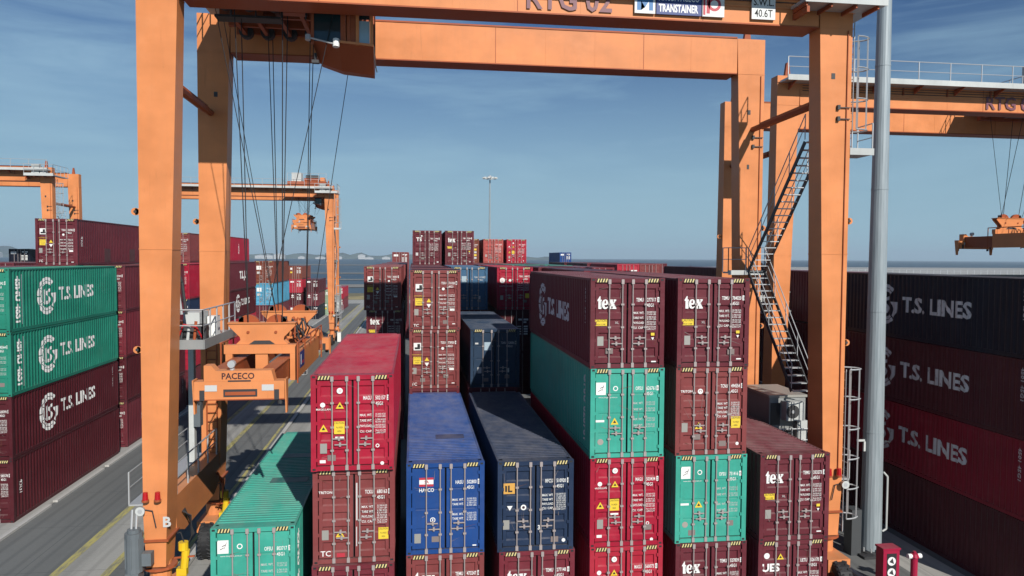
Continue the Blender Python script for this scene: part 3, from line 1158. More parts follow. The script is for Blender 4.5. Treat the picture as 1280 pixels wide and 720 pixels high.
tag(b.build('kerb'), kind='structure')
# quay edge, verge, sandbanks
sheet('quay_apron', -60, 60, 196, 212.5, 0.02, PALE)
m, t, b = newmat('dry_verge')
c = mix(t, ramp(t, noise_node(t, mapped(t, (0.15, 0.5, 1)), 1.0, 6, 0.7).outputs['Fac'], 0.35, 0.65), (0.11, 0.105, 0.055), (0.22, 0.185, 0.11))
t.links.new(c, b.inputs['Base Color'])
b.inputs['Roughness'].default_value = 0.9
VERGE = m
b = MB()
for k in range(60):
    x0, x1 = -160 + k * 5, -155 + k * 5
    b.hexa([(x0, 214, -0.9), (x1, 214, -0.9), (x1, 252, -0.9), (x0, 252, -0.9),
            (x0, 216, 0.6 + random.random() * 0.5), (x1, 216, 0.6 + random.random() * 0.5), (x1, 246, 0.3), (x0, 246, 0.3)], VERGE)
tag(b.build('verge'), kind='structure')
m, t, b = newmat('wet_sand')
c = mix(t, noise_node(t, mapped(t, (0.01, 0.05, 1)), 1.0, 5, 0.6).outputs['Fac'], (0.16, 0.15, 0.13), (0.30, 0.28, 0.25))
t.links.new(c, b.inputs['Base Color'])
b.inputs['Roughness'].default_value = 0.7
SAND = m


def bank(name, x0, x1, y0, y1, z, mat, n=40):
    pts0, pts1 = [], []
    for i in range(n + 1):
        x = x0 + (x1 - x0) * i / n
        e = min(1, 4 * min(i, n - i) / n + 0.15)
        pts0.append((x, y0 + (1 - e) * (y1 - y0) * 0.45 + random.uniform(-0.1, 0.1) * (y1 - y0)))
        pts1.append((x, y1 - (1 - e) * (y1 - y0) * 0.45 + random.uniform(-0.1, 0.1) * (y1 - y0)))
    bb = MB()
    for i in range(n):
        bb.face([(*pts0[i], z), (*pts0[i + 1], z), (*pts1[i + 1], z), (*pts1[i], z)], mat)
    return tag(bb.build(name), kind='structure')


bank('sandbank', -700, 160, 575, 612, -0.6, SAND)
bank('mudflat', -500, 120, 318, 352, -0.7, SAND)
bank('mudflat', -420, 60, 420, 436, -0.7, SAND)
bank('mudflat', -900, 100, 1150, 1260, -0.6, SAND)
# long reclaimed bank seen beyond the right-hand block, with a fence along it
sheet('reclaimed_bank', 110, 2600, 540, 1050, 0.8, PALE)
bw = MB()
x = 112.0
while x < 1000:
    bw.box(x - 0.18, x + 0.18, 545, 545.3, 0.8, 4.6, STEEL)
    x += 6.0
fr = tag(bw.build('perimeter_fence'), 'long pale post and rail fence on the bank along the sea horizon', 'fence')
bw = MB()
for z in (1.9, 3.1, 4.4):
    bw.box(112, 1000, 545.1, 545.2, z, z + 0.14, STEEL)
bw.build('rail', fr)
SHORE = plain('far_shore', (0.075, 0.10, 0.10), 0.9)
HILL = plain('far_hill', (0.06, 0.085, 0.09), 0.95)
b = MB()
x = -4200.0
prev = 10.0
while x < 900:
    x2 = x + random.uniform(25, 70)
    hh = random.uniform(12, 34) * (0.55 if x > 300 else 1)
    b.hexa([(x, 4300, -1), (x2, 4300, -1), (x2, 4700, -1), (x, 4700, -1), (x, 4330, prev), (x2, 4330, hh), (x2, 4700, hh + 6), (x, 4700, prev + 6)], SHORE)
    prev = hh
    x = x2
tag(b.build('far_shore'), kind='structure')
b = MB()
n = 60
for i in range(n):
    def hz(q):
        return 26 + 118 * math.exp(-((q - 14) / 11.0) ** 2) + 44 * math.exp(-((q - 38) / 9.0) ** 2) + 8 * math.sin(q * 1.7) + 5 * math.sin(q * 3.9)
    xa, xb = -4500 + i * 44, -4500 + (i + 1) * 44
    b.hexa([(xa, 4750, -1), (xb, 4750, -1), (xb, 5600, -1), (xa, 5600, -1), (xa, 5000, hz(i) * 0.75), (xb, 5000, hz(i + 1) * 0.75), (xb, 5300, hz(i + 1)), (xa, 5300, hz(i))], HILL)
tag(b.build('hills'), kind='structure')
FARW = plain('far_white_wall', (0.42, 0.43, 0.44), 0.7)
FARR = plain('far_grey_roof', (0.36, 0.38, 0.40), 0.7)
rb = random.Random(3)
for k in range(26):
    xx = -2150 + k * 92 + rb.uniform(-30, 30)
    yy = rb.uniform(3950, 4250)
    ww, hh = rb.uniform(18, 60), rb.uniform(7, 22)
    b = MB()
    b.box(xx - ww / 2, xx + ww / 2, yy, yy + 40, -1, hh, FARW)
    for q in range(int(ww // 12)):
        b.box(xx - ww / 2 + 3 + q * 12, xx - ww / 2 + 9 + q * 12, yy - 0.6, yy - 0.1, hh * 0.35, hh * 0.6, FARR)
    o = b.build('warehouse')
    b = MB()
    b.prism([(xx - ww / 2 - 1, hh + 0.05), (xx + ww / 2 + 1, hh + 0.05), (xx, hh + 6)], 'y', yy - 1, yy + 41, FARR)
    b.build('roof', o)
    tag(o, 'tiny white warehouse on the hazy far shore across the water', 'building', 'white buildings along the far shore')


# ------------------------------------------------------------------ gantry cranes
def handrail(b, pts, h=1.05, r=0.02, post=1.2, mat=None, mid=True, toe=False):
    mat = mat or STEEL
    for a, c in zip(pts[:-1], pts[1:]):
        a, c = Vector(a), Vector(c)
        up = Vector((0, 0, h))
        b.tube(a + up, c + up, r, mat, 5)
        if mid:
            b.tube(a + up * 0.52, c + up * 0.52, r * 0.8, mat, 5)
        n = max(1, int(round((c - a).length / post)))
        for i in range(n + 1):
            q = a + (c - a) * i / n
            b.tube(q, q + up, r * 1.15, mat, 5)
        if toe:
            d = (c - a).normalized()
            b.beam(a + Vector((0, 0, 0.07)), c + Vector((0, 0, 0.07)), 0.012, 0.13, mat)


def stair(parent, a, c, wd, name='stair_flight', rails=True):
    """flight from a (low) to c (high) in the y direction, wd wide in x"""
    a, c = Vector(a), Vector(c)
    b = MB()
    for s in (-1, 1):
        o = Vector((s * wd / 2, 0, 0))
        b.beam(a + o, c + o, 0.04, 0.17, DARK)
    n = max(3, int((c.z - a.z) / 0.26))
    for i in range(n + 1):
        q = a + (c - a) * i / n
        b.box(q.x - wd / 2 + 0.03, q.x + wd / 2 - 0.03, q.y - 0.12, q.y + 0.12, q.z - 0.015, q.z + 0.02, STEEL)
    st = b.build(name, parent)
    if rails:
        b = MB()
        for s in (-1, 1):
            o = Vector((s * wd / 2, 0, 0.1))
            up = Vector((0, 0, 0.95))
            b.tube(a + o + up, c + o + up, 0.022, STEEL, 5)
            b.tube(a + o + up * 0.55, c + o + up * 0.55, 0.016, STEEL, 5)
            for i in range(5):
                q = a + o + (c - a) * i / 4
                b.tube(q, q + up, 0.02, STEEL, 5)
        b.build('handrail', st)
    return st


def caged_ladder(parent, x, y, z0, z1, cage_from=None):
    b = MB()
    for s in (-1, 1):
        b.tube((x, y + s * 0.22, z0), (x, y + s * 0.22, z1), 0.022, STEEL, 5)
    z = z0 + 0.2
    while z < z1:
        b.tube((x, y - 0.22, z), (x, y + 0.22, z), 0.014, STEEL, 4)
        z += 0.3
    ld = b.build('caged_ladder', parent)
    b = MB()
    cz = z0 + 2.2 if cage_from is None else cage_from
    hoops = []
    z = cz
    while z <= z1 + 0.01:
        hoops.append(z)
        z += 1.1

    def pt(k, zz):
        ang = math.radians(-90 + 180 * k / 8)
        return (x + 0.06 + 0.62 * math.cos(ang), y + 0.36 * math.sin(ang), zz)
    for z in hoops:
        b.path([pt(k, z) for k in range(9)], 0.028, STEEL, 4)
    for k in (0, 2, 4, 6, 8):
        if len(hoops) > 1:
            b.tube(pt(k, hoops[0]), pt(k, hoops[-1]), 0.022, STEEL, 4)
    b.build('safety_cage', ld)
    return ld


def rtg(xc, yc, label, group, text, text_x, signs=False, trolley=-6.4, hoist_z=10.3, hoist_y=(-2.8, 2.7), rope_x=(-9.3, -7.5), cab_side=1, full=True):
    """rubber tyred gantry; local frame: x across the span, y along travel, origin on the ground"""
    t = thing('gantry_crane', (xc, yc, 0), label, 'crane', group)
    HX = 12.0
    ZB, ZT = 20.40, 21.90
    for sx in (-1, 1):
        for fr in (True, False):
            b = MB()
            y0 = -3.7 if fr else 2.9
            z0 = 3.9

            def sec(z):
                q = (z - z0) / (ZT - z0)
                xi = 11.28 + (10.72 - 11.28) * q
                d = 1.06 + (0.70 - 1.06) * q
                ya, yb = (y0, y0 + d) if fr else (y0, y0 + d)
                x0, x1 = sorted((sx * xi, sx * HX))
                return [(x0, ya, z), (x1, ya, z), (x1, yb, z), (x0, yb, z)]
            b.hexa(sec(z0) + sec(ZT), ORANGE)
            # base gusset narrowing to the bogie pin
            x0, x1 = sorted((sx * 11.28, sx * HX))
            xm = sx * 11.66
            b.hexa([(xm - 0.30, y0 + 0.1, 2.15), (xm + 0.30, y0 + 0.1, 2.15), (xm + 0.30, y0 + 0.96, 2.15), (xm - 0.30, y0 + 0.96, 2.15),
                    (x0, y0, z0 - 0.003), (x1, y0, z0 - 0.003), (x1, y0 + 1.06, z0 - 0.003), (x0, y0 + 1.06, z0 - 0.003)], ORANGE)
            b.box(x0 - 0.05, x1 + 0.05, y0 - 0.04, y0 + 1.1, 3.02, 3.08, ORANGE_D)
            for zf in (20.36, 12.4):
                (xa_, ya_, _), (xb_, _, _), (_, yb_, _), _ = sec(zf)
                b.box(xa_ - 0.012, xb_ + 0.012, ya_ - 0.012, yb_ + 0.012, zf, zf + 0.03, ORANGE)
            if sx > 0:
                b.tube((sx * 11.82, y0 - 0.03, 4.4), (sx * 11.82, y0 - 0.03, 20.3), 0.022, ORANGE_D, 5)
                for zf in (17.2, 17.6):
                    b.beam((sx * 11.5, y0 - 0.05, zf), (sx * 11.95, y0 - 0.05, zf), 0.03, 0.03, DARK)
                    b.box(sx * 11.5 - 0.05, sx * 11.5 + 0.05, y0 - 0.1, y0 - 0.003, zf - 0.08, zf + 0.08, DARK)
            # lifting eyes on the outer edge
            for z in (13.6, 9.2):
                b.box(*sorted((sx * HX, sx * (HX + 0.17))), y0 + 0.17, y0 + 0.23, z - 0.10, z + 0.10, ORANGE)
                b.tube((sx * (HX + 0.17), y0 + 0.17, z), (sx * (HX + 0.17), y0 + 0.23, z), 0.12, ORANGE, 12)
                b.tube((sx * (HX + 0.17), y0 + 0.165, z), (sx * (HX + 0.17), y0 + 0.168, z), 0.05, DARK, 8)
            # bolted access caps and seam
            if sx > 0 or not fr:
                b.box(sx * 11.3 - 0.07, sx * 11.3 + 0.07, y0 - 0.012, y0 - 0.002, 18.6, 18.8, DARK)
            if sx > 0 and not fr:
                b.box(sx * 11.3 - 0.05, sx * 11.3 + 0.05, y0 - 0.012, y0 - 0.002, 16.2, 16.4, DARK)
            b.build('leg', t)
            # wheel set
            wb = MB()
            yp = y0 + 0.53
            wb.tube((xm, yp, 1.45), (xm, yp, 2.2), 0.33, ORANGE, 14)
            wb.tube((xm, yp, 2.02), (xm, yp, 2.1), 0.52, ORANGE_D, 16)
            wb.box(xm - 0.42, xm + 0.42, yp - 1.05, yp + 1.05, 1.05, 1.5, ORANGE)
            wb.hexa([(xm - 0.3, yp - 0.35, 0.5), (xm + 0.3, yp - 0.35, 0.5), (xm + 0.3, yp + 0.35, 0.5), (xm - 0.3, yp + 0.35, 0.5),
                     (xm - 0.4, yp - 0.9, 1.047), (xm + 0.4, yp - 0.9, 1.047), (xm + 0.4, yp + 0.9, 1.047), (xm - 0.4, yp + 0.9, 1.047)], ORANGE)
            bg_ = wb.build('bogie', t)
            for dy in (-0.95, 0.95):
                w_ = MB()
                rr, hw = 0.72, 0.27
                yq = yp + dy
                for k in range(24):
                    a0, a1 = 2 * math.pi * k / 24, 2 * math.pi * (k + 1) / 24
                    for (ra, xa), (rb_, xb) in (((0.40, -hw), (0.66, -hw)), ((0.66, -hw), (rr, -hw * 0.75)), ((rr, -hw * 0.75), (rr, hw * 0.75)), ((rr, hw * 0.75), (0.66, hw)), ((0.66, hw), (0.40, hw))):
                        w_.face([(xm + xa, yq + ra * math.cos(a0), 0.72 + ra * math.sin(a0)), (xm + xb, yq + rb_ * math.cos(a0), 0.72 + rb_ * math.sin(a0)),
                                 (xm + xb, yq + rb_ * math.cos(a1), 0.72 + rb_ * math.sin(a1)), (xm + xa, yq + ra * math.cos(a1), 0.72 + ra * math.sin(a1))], BLACK)
                    am = (a0 + a1) / 2
                    for sgn in (-1, 1):
                        p = Vector((xm + sgn * 0.11, yq + (rr + 0.012) * math.cos(am), 0.72 + (rr + 0.012) * math.sin(am)))
                        q = Vector((xm + sgn * 0.24, yq + (rr + 0.004) * math.cos(am + 0.12), 0.72 + (rr + 0.004) * math.sin(am + 0.12)))
                        w_.beam(p, q, 0.07, 0.05, DARK)
                tw = w_.build('tyre', bg_)
                w_ = MB()
                w_.tube((xm - 0.2, yq, 0.72), (xm + 0.2, yq, 0.72), 0.41, ORANGE_D, 18)
                w_.tube((xm - 0.26, yq, 0.72), (xm + 0.26, yq, 0.72), 0.16, DARK, 10)
                w_.build('rim', bg_)
        # sill beam between front and rear leg
        b = MB()
        xi, xo = sx * 11.30, sx * 11.90
        x0, x1 = sorted((xi, xo))
        b.prism([(-2.67, 3.05), (-2.67, 4.17), (2.93, 4.17), (2.93, 3.05), (2.0, 2.72), (-1.8, 2.72)], 'x', x0, x1, ORANGE)
        sb = b.build('sill_beam', t)
        b = MB()
        xr = sx * 11.95
        handrail(b, [(sx * 11.34, -2.5, 4.17), (sx * 11.34, 2.6, 4.17)], 1.05, 0.03, 1.25)
        handrail(b, [(sx * 12.6, -3.2, 4.10), (sx * 12.6, 3.2, 4.10)], 1.05, 0.025, 1.6)
        b.box(*sorted((sx * 11.92, sx * 12.62)), -3.2, 3.2, 4.05, 4.10, STEEL)
        b.build('handrail', sb)
        # tie strut high between the legs, with the knee running down the rear leg
        b = MB()
        xs_ = sx * 11.5
        b.tube((xs_, -3.05, 18.05), (xs_, 2.95, 17.95), 0.13, ORANGE_D, 8)
        b.tube((xs_, -2.0, 18.03), (xs_, 2.0, 17.97), 0.17, ORANGE_D, 8)
        b.build('tie_strut', t)
    for fr in (True, False):
        y0 = -3.7 if fr else 2.9
        b = MB()
        b.box(-10.715, 10.715, y0 + 0.01, y0 + 1.05, ZB, ZT, ORANGE)
        b.box(-10.70, 10.70, y0 - 0.02, y0 + 1.09, ZT + 0.002, ZT + 0.07, ORANGE_D)
        b.box(-10.70, 10.70, y0 - 0.02, y0 + 1.08, ZB - 0.05, ZB - 0.002, ORANGE_D)
        if fr:
            b.box(-10.70, 10.70, y0 - 0.03, y0 + 0.008, ZB + 0.55, ZB + 0.60, ORANGE)
            for k in range(3):
                b.tube((-10.6, y0 - 0.04, ZB + 0.75 + 0.13 * k), (10.6, y0 - 0.04, ZB + 0.75 + 0.13 * k), 0.018, DARK, 5)
            k = -10.0
            while k < 10.2:
                b.box(k - 0.03, k + 0.03, y0 - 0.07, y0 + 0.008, ZB + 0.7, ZB + 1.1, ORANGE_D)
                k += 2.6
        b.box(-10.7, 10.7, y0 + 0.35, y0 + 0.55, ZT + 0.072, ZT + 0.17, DARK)      # trolley rail
        for xx in (-11.3, 11.3):
            b.prism([(xx - 0.16, ZT), (xx + 0.16, ZT), (xx + 0.06, ZT + 0.75), (xx - 0.06, ZT + 0.75)], 'y', y0 + 0.25, y0 + 0.45, ORANGE_D)
        for k in range(9):
            xk = -8.6 + 2.15 * k
            b.box(xk - 0.012, xk + 0.012, y0 + 0.003, y0 + 0.0095, ZB, ZT, ORANGE_D if k % 3 == 1 else ORANGE)
        b.build('girder', t)
    # front walkway with railing
    b = MB()
    zw = ZT - 0.30
    b.box(-11.9, 11.9, -4.62, -3.76, zw - 0.10, zw, STEEL)
    b.box(-11.9, 11.9, -4.66, -4.63, zw - 0.14, zw + 0.14, LGREY)
    k = -11.4
    while k < 11.6:
        b.prism([(-4.6, zw - 0.11), (-3.76, zw - 0.11), (-3.76, zw - 0.45)], 'x', k - 0.03, k + 0.03, ORANGE_D)
        k += 2.4
    wk = b.build('walkway', t)
    b = MB()
    handrail(b, [(-11.9, -4.62, zw), (11.9, -4.62, zw)], 1.05, 0.024, 1.9)
    b.build('handrail', wk)
    # corner landing hung out at the right leg, and its ladder
    b = MB()
    zp = 21.0
    b.box(9.6, 12.60, -4.75, -3.80, zp - 0.10, zp, STEEL)
    b.box(12.05, 12.60, -3.795, -1.2, zp - 0.10, zp, STEEL)
    b.box(9.6, 12.60, -4.79, -4.755, zp - 0.14, zp + 0.16, LGREY)
    for k in (9.7, 10.6, 11.5, 12.3):
        b.box(k - 0.03, k + 0.03, -4.7, -3.8, zp - 0.24, zp - 0.105, ORANGE_D)
    b.box(9.7, 9.8, -4.7, -3.75, zp - 0.45, zp - 0.25, ORANGE_D)
    b.box(10.2, 11.0, -4.4, -3.9, zp + 0.02, zp + 1.15, LGREY)
    b.box(11.1, 11.7, -4.4, -3.9, zp + 0.02, zp + 0.8, LGREY)
    ldg = b.build('landing', t)
    b = MB()
    handrail(b, [(9.6, -4.72, zp), (12.58, -4.72, zp), (12.58, -1.2, zp)], 1.1, 0.024, 0.9)
    b.build('handrail', ldg)
    caged_ladder(t, 12.25, -3.2, 16.1, 20.7, 16.9)
    b = MB()
    b.box(12.02, 12.95, -3.65, -2.65, 15.98, 16.06, STEEL)
    b.box(12.02, 12.95, -3.69, -3.655, 15.96, 16.20, LGREY)
    lp = b.build('ladder_platform', t)
    b = MB()
    handrail(b, [(12.93, -3.6, 16.06), (12.93, -2.7, 16.06)], 1.05, 0.022, 0.9)
    b.build('handrail', lp)
    caged_ladder(t, 12.25, -3.2, 2.2, 8.2, 2.7)
    # stairs zigzagging between the right-hand legs
    xs_ = 11.5
    stair(t, (xs_, -1.6, 7.1), (xs_, 2.3, 11.65), 0.75)
    b = MB()
    b.box(xs_ - 1.3, xs_ + 0.45, 2.3, 3.6 - 0.71, 11.58, 11.65, STEEL)
    b.box(xs_ - 1.3, xs_ + 0.45, 2.26, 2.297, 11.52, 11.72, LGREY)
    lp = b.build('landing', t)
    b = MB()
    handrail(b, [(xs_ - 1.3, 2.3, 11.65), (xs_ - 1.3, 2.88, 11.65)], 1.05, 0.02, 0.6)
    handrail(b, [(xs_ - 1.3, 2.3, 11.65), (xs_ - 0.5, 2.3, 11.65)], 1.05, 0.02, 0.8)
    b.build('handrail', lp)
    stair(t, (xs_, 2.3, 11.65), (xs_, -2.2, 16.6), 0.75)
    # machinery house on the right sill
    b = MB()
    b.box(10.85, 12.4, -0.4, 2.0, 4.3, 6.62, GREY)
    b.box(10.80, 12.45, -0.45, 2.05, 6.623, 6.72, PLATE)
    b.box(10.9, 11.3, -0.43, -0.403, 5.5, 6.4, DARK)
    eh = b.build('machinery_house', t)
    b = MB()
    b.box(11.35, 12.1, -0.85, -0.405, 5.75, 6.5, LGREY)
    b.tube((11.62, -0.87, 6.12), (11.62, -0.845, 6.12), 0.27, DARK, 18)
    b.tube((11.62, -0.885, 6.12), (11.62, -0.865, 6.12), 0.07, STEEL, 10)
    b.build('air_conditioner', eh)
    b = MB()
    b.box(11.95, 12.38, -0.62, -0.41, 4.35, 5.7, LGREY)
    b.box(11.4, 11.85, -0.52, -0.41, 4.9, 5.35, BLACK)
    handrail(b, [(10.9, -0.75, 4.45), (12.4, -0.75, 4.45)], 0.95, 0.022, 0.4)
    b.build('cabinet_rail', eh)
    # platform with drive gear between the left legs
    b = MB()
    zp = 9.3
    b.box(-12.0, -10.40, -2.55, 1.9, zp - 0.09, zp, STEEL)
    b.box(-12.0, -10.40, -2.59, -2.555, zp - 0.22, zp + 0.10, GREY)
    b.box(-10.395, -10.36, -2.59, 1.9, zp - 0.22, zp + 0.10, GREY)
    for k in (-2.0, -0.6, 0.8):
        b.box(-11.9, -10.5, k - 0.05, k + 0.05, zp - 0.24, zp - 0.095, ORANGE_D)
    pf = b.build('drive_platform', t)
    b = MB()
    handrail(b, [(-12.0, -2.55, zp), (-10.42, -2.55, zp), (-10.42, 1.9, zp)], 1.1, 0.028, 0.85)
    b.build('handrail', pf)
    b = MB()
    b.box(-11.5, -10.95, -1.0, 0.2, zp, zp + 0.9, LGREY)
    b.box(-11.8, -11.55, -1.4, -0.4, zp, zp + 0.6, ORANGE_D)
    b.tube((-11.4, -1.7, zp + 0.3), (-10.8, -1.7, zp + 0.3), 0.24, DARK, 12)
    b.tube((-11.9, -1.9, zp + 0.35), (-11.5, -1.9, zp + 0.35), 0.18, LAMPRED, 10)
    b.box(-10.9, -10.6, -0.2, 0.4, zp, zp + 0.7, WHITE)
    for k in range(6):
        b.tube((-11.9 + 0.22 * k, -2.2, zp + 0.02), (-11.85 + 0.22 * k, -2.15, zp + 0.45 + 0.12 * (k % 3)), 0.05, (DARK, LGREY, ORANGE_D)[k % 3], 8)
    b.box(-10.8, -10.5, -1.9, -1.5, zp, zp + 0.55, DARK)
    b.path([(-11.3, -2.3, zp + 0.1), (-11.1, -2.35, zp + 0.6), (-10.7, -2.3, zp + 0.5), (-10.5, -2.2, zp + 0.05)], 0.03, LAMPRED, 6)
    b.build('drive_gear', pf)
    b = MB()
    for k in range(5):
        b.path([(-12.2 + 0.16 * k, -2.0 + 0.1 * k, zp + 3.0 - 0.1 * k), (-11.9 + 0.16 * k, -1.9, zp + 2.0), (-11.75 + 0.15 * k, -1.85, zp + 0.9)], 0.05, STEEL if k % 2 else DARK, 6)
    b.build('cable_bundle', pf)
    # ladder below the platform on the rear left leg
    b = MB()
    for xx in (-11.75, -11.35):
        b.tube((xx, 2.8, 4.2), (xx, 2.8, 9.2), 0.03, ORANGE_D, 5)
    z = 4.4
    while z < 9.2:
        b.tube((-11.75, 2.8, z), (-11.35, 2.8, z), 0.02, ORANGE_D, 4)
        z += 0.36
    b.build('ladder', t)
    b = MB()
    b.box(-12.05, -11.85, 1.4, 1.7, 4.2, 9.2, LGREY)
    b.box(-11.84, -11.6, 1.3, 1.7, 5.6, 7.4, MOTOR)
    b.build('cable_duct', t)
    # beacons, horn, travel motors
    for sx in (-1, 1):
        for dx in (0.05, 0.42):
            b = MB()
            xq = sx * 11.93 - sx * dx - (0 if sx < 0 else 0.08)
            b.tube((xq, -3.84, 4.38), (xq, -3.84, 4.44), 0.11, ORANGE_D, 10)
            b.tube((xq, -3.84, 4.442), (xq, -3.84, 4.68), 0.09, LAMPRED, 10, 0.075)
            b.beam((xq, -3.84, 4.36), (xq, -3.7, 4.36), 0.06, 0.04, ORANGE_D)
            b.build('beacon', t)
        b = MB()
        xq = sx * 12.02
        b.tube((xq, -3.93, 4.10), (xq, -3.72, 4.10), 0.145, LGREY, 14, 0.09)
        b.tube((xq, -3.935, 4.10), (xq, -3.932, 4.10), 0.07, STEEL, 10)
        b.path([(xq, -3.72, 4.1), (sx * 11.7, -3.76, 4.05), (sx * 11.6, -3.74, 3.5)], 0.02, DARK, 5)
        b.build('horn', t)
    b = MB()
    b.tube((-12.2, -3.95, 2.2), (-12.2, -3.95, 3.45), 0.27, MOTOR, 14)
    b.tube((-12.2, -3.95, 3.452), (-12.2, -3.95, 3.56), 0.2, MOTOR, 12)
    b.box(-11.93, -11.65, -4.1, -3.8, 2.4, 2.8, MOTOR)
    b.box(-12.4, -12.0, -4.2, -3.7, 1.95, 2.2, MOTOR)
    for k in range(8):
        an = 2 * math.pi * k / 8
        b.box(-12.2 + 0.27 * math.cos(an) - 0.015, -12.2 + 0.27 * math.cos(an) + 0.015, -3.95 + 0.27 * math.sin(an) - 0.015, -3.95 + 0.27 * math.sin(an) + 0.015, 2.35, 3.3, MOTOR)
    for dx in (-0.07, 0.07):
        b.tube((-12.2 + dx, -3.95, 3.56), (-12.2 + dx, -3.85, 4.15), 0.035, STEEL, 6)
    b.build('cable_motor', t)
    for yy in (-2.72, 2.75):
        b = MB()
        xq = -11.06
        b.tube((xq, yy, 1.75), (xq + 0.06, yy, 2.35), 0.13, YELMOTOR, 10)
        b.tube((xq - 0.02, yy, 2.352), (xq - 0.02, yy, 2.62), 0.16, YELMOTOR, 10)
        b.box(xq - 0.22, xq + 0.1, yy - 0.12, yy + 0.12, 1.5, 1.75, YELMOTOR)
        b.beam((xq - 0.35, yy - 0.05, 2.1), (xq + 0.35, yy - 0.05, 2.14), 0.05, 0.05, ORANGE_D)
        b.path([(xq, yy, 2.62), (xq - 0.1, yy, 2.95), (xq - 0.3, yy, 2.9)], 0.02, DARK, 5)
        b.build('steering_motor', t)
    # hoses along the sill
    b = MB()
    for k in range(4):
        b.path([(-11.26, -2.2 + 0.1 * k, 3.5), (-11.0 - 0.05 * k, -2.1 + 0.12 * k, 3.3 - 0.1 * k), (-11.05, -1.9 + 0.1 * k, 2.5), (-11.3, -1.7, 2.0)], 0.022, DARK, 5)
        b.path([(-11.26, 2.2 + 0.1 * k, 3.5), (-10.98 - 0.05 * k, 2.3 + 0.1 * k, 3.2 - 0.1 * k), (-11.1, 2.5, 2.4), (-11.3, 2.7, 2.0)], 0.022, ORANGE_D, 5)
    b.build('hose', t)
    # trolley
    tx = trolley
    b = MB()
    b.box(tx - 2.6, tx + 2.6, -3.45, 3.65, ZT + 0.18, ZT + 0.6, ORANGE_D)
    for yy in (-2.45, 2.2):
        b.box(tx - 2.5, tx + 2.5, yy, yy + 0.3, ZT - 0.75, ZT + 0.177, ORANGE_D)
    for xx in (-2.3, -0.8, 0.8, 2.2):
        b.box(tx + xx - 0.12, tx + xx + 0.12, -2.145, 2.195, ZT - 0.6, ZT + 0.177, ORANGE_D)
    if full:
        b.box(tx - 2.2, tx + 1.3, -2.3, 2.2, ZT + 0.603, ZT + 2.3, ORANGE)
        # hanging underframe, sheave blocks, service decks, added to darken the shaded girder behind
        for yy, zb_ in ((-2.0, 20.95), (-0.6, 20.75), (0.7, 20.8), (2.0, 20.9)):
            b.box(tx - 2.55, tx + 0.75, yy, yy + 0.16, zb_, ZT - 0.76, ORANGE_D)
        for xx in (-2.1, -1.3, -0.45, 0.35):
            b.box(tx + xx - 0.07, tx + xx + 0.07, -1.83, 1.99, 20.7, 21.0, ORANGE_D)
            b.tube((tx + xx, -1.9, 20.86), (tx + xx, -1.6, 20.86), 0.26, DARK, 12)
            b.tube((tx + xx, 1.5, 20.86), (tx + xx, 1.8, 20.86), 0.26, DARK, 12)
            b.tube((tx + xx + 0.3, -2.1, 20.3), (tx + xx + 0.3, -2.1, 21.2), 0.03, DARK, 5)
        b.box(tx - 2.5, tx - 0.3, -1.5, -0.9, 20.45, 20.53, DARK)
        b.box(tx - 1.9, tx - 0.9, -1.4, -1.0, 20.53, 20.72, ORANGE_D)
        b.box(tx - 0.15, tx + 0.65, -2.1, -1.7, 20.5, 20.9, ORANGE_D)
        for k in range(5):
            b.path([(tx - 2.6 + 0.5 * k, -2.2, 21.0), (tx - 2.4 + 0.5 * k, -2.25, 20.55 - 0.05 * (k % 2)), (tx - 2.1 + 0.5 * k, -2.2, 20.95)], 0.025, DARK, 5)
    else:
        b.box(tx - 2.2, tx - 0.9, -2.3, -0.6, ZT + 0.603, ZT + 1.9, LGREY)
        b.box(tx - 0.6, tx + 1.5, -2.1, 1.8, ZT + 0.603, ZT + 1.15, ORANGE_D)
        b.tube((tx - 0.4, -1.4, ZT + 1.35), (tx + 1.4, -1.4, ZT + 1.35), 0.32, DARK, 10)
        b.box(tx + 1.6, tx + 2.2, -2.0, 0.4, ZT + 0.603, ZT + 1.3, ORANGE)
    for yy in (-1.2, 1.2):
        b.tube((tx - 1.7, yy, ZT - 0.35), (tx + 1.3, yy, ZT - 0.35), 0.42, DARK, 14)
    b.box(tx - 3.6, tx - 2.61, -2.2, 2.4, ZT - 0.2, ZT - 0.1, STEEL)
    tr = b.build('trolley', t)
    b = MB()
    handrail(b, [(tx - 2.6, -3.4, ZT + 0.6), (tx + 2.6, -3.4, ZT + 0.6)], 1.1, 0.025, 1.0)
    handrail(b, [(tx - 3.6, -2.2, ZT - 0.1), (tx - 3.6, 2.4, ZT - 0.1)], 1.0, 0.025, 1.0)
    b.build('handrail', tr)
    # operator cab hung beneath the trolley
    cx = tx + cab_side * 1.90
    b = MB()
    s = cab_side

    def cp(pts):
        return [(cx + s * px, pz) for px, pz in pts]
    top_ = cp([(-1.05, 19.55), (-0.15, 19.50), (1.02, 19.42)])
    mid_ = cp([(-0.86, 19.05), (-0.1, 18.80), (1.0, 18.70)])
    for k in range(2):
        (xa, za), (xb, zb) = top_[k], top_[k + 1]
        (xc_, zc_), (xd, zd) = mid_[k], mid_[k + 1]
        b.hexa([(xc_, -1.25, zc_), (xd, -1.25, zd), (xd, -0.75, zd), (xc_, -0.75, zc_), (xa, -2.25, za), (xb, -2.25, zb), (xb, -0.55, zb), (xa, -0.55, za)], ORANGE_D)
    b.prism(cp([(-0.15, 19.503), (1.02, 19.423), (1.03, 19.50), (-0.15, 19.58)]), 'y', -2.33, -0.5, ORANGE)
    b.box(*sorted((cx - s * 1.05, cx + s * 1.02)), -2.25, -0.55, 21.35, 21.65, ORANGE_D)
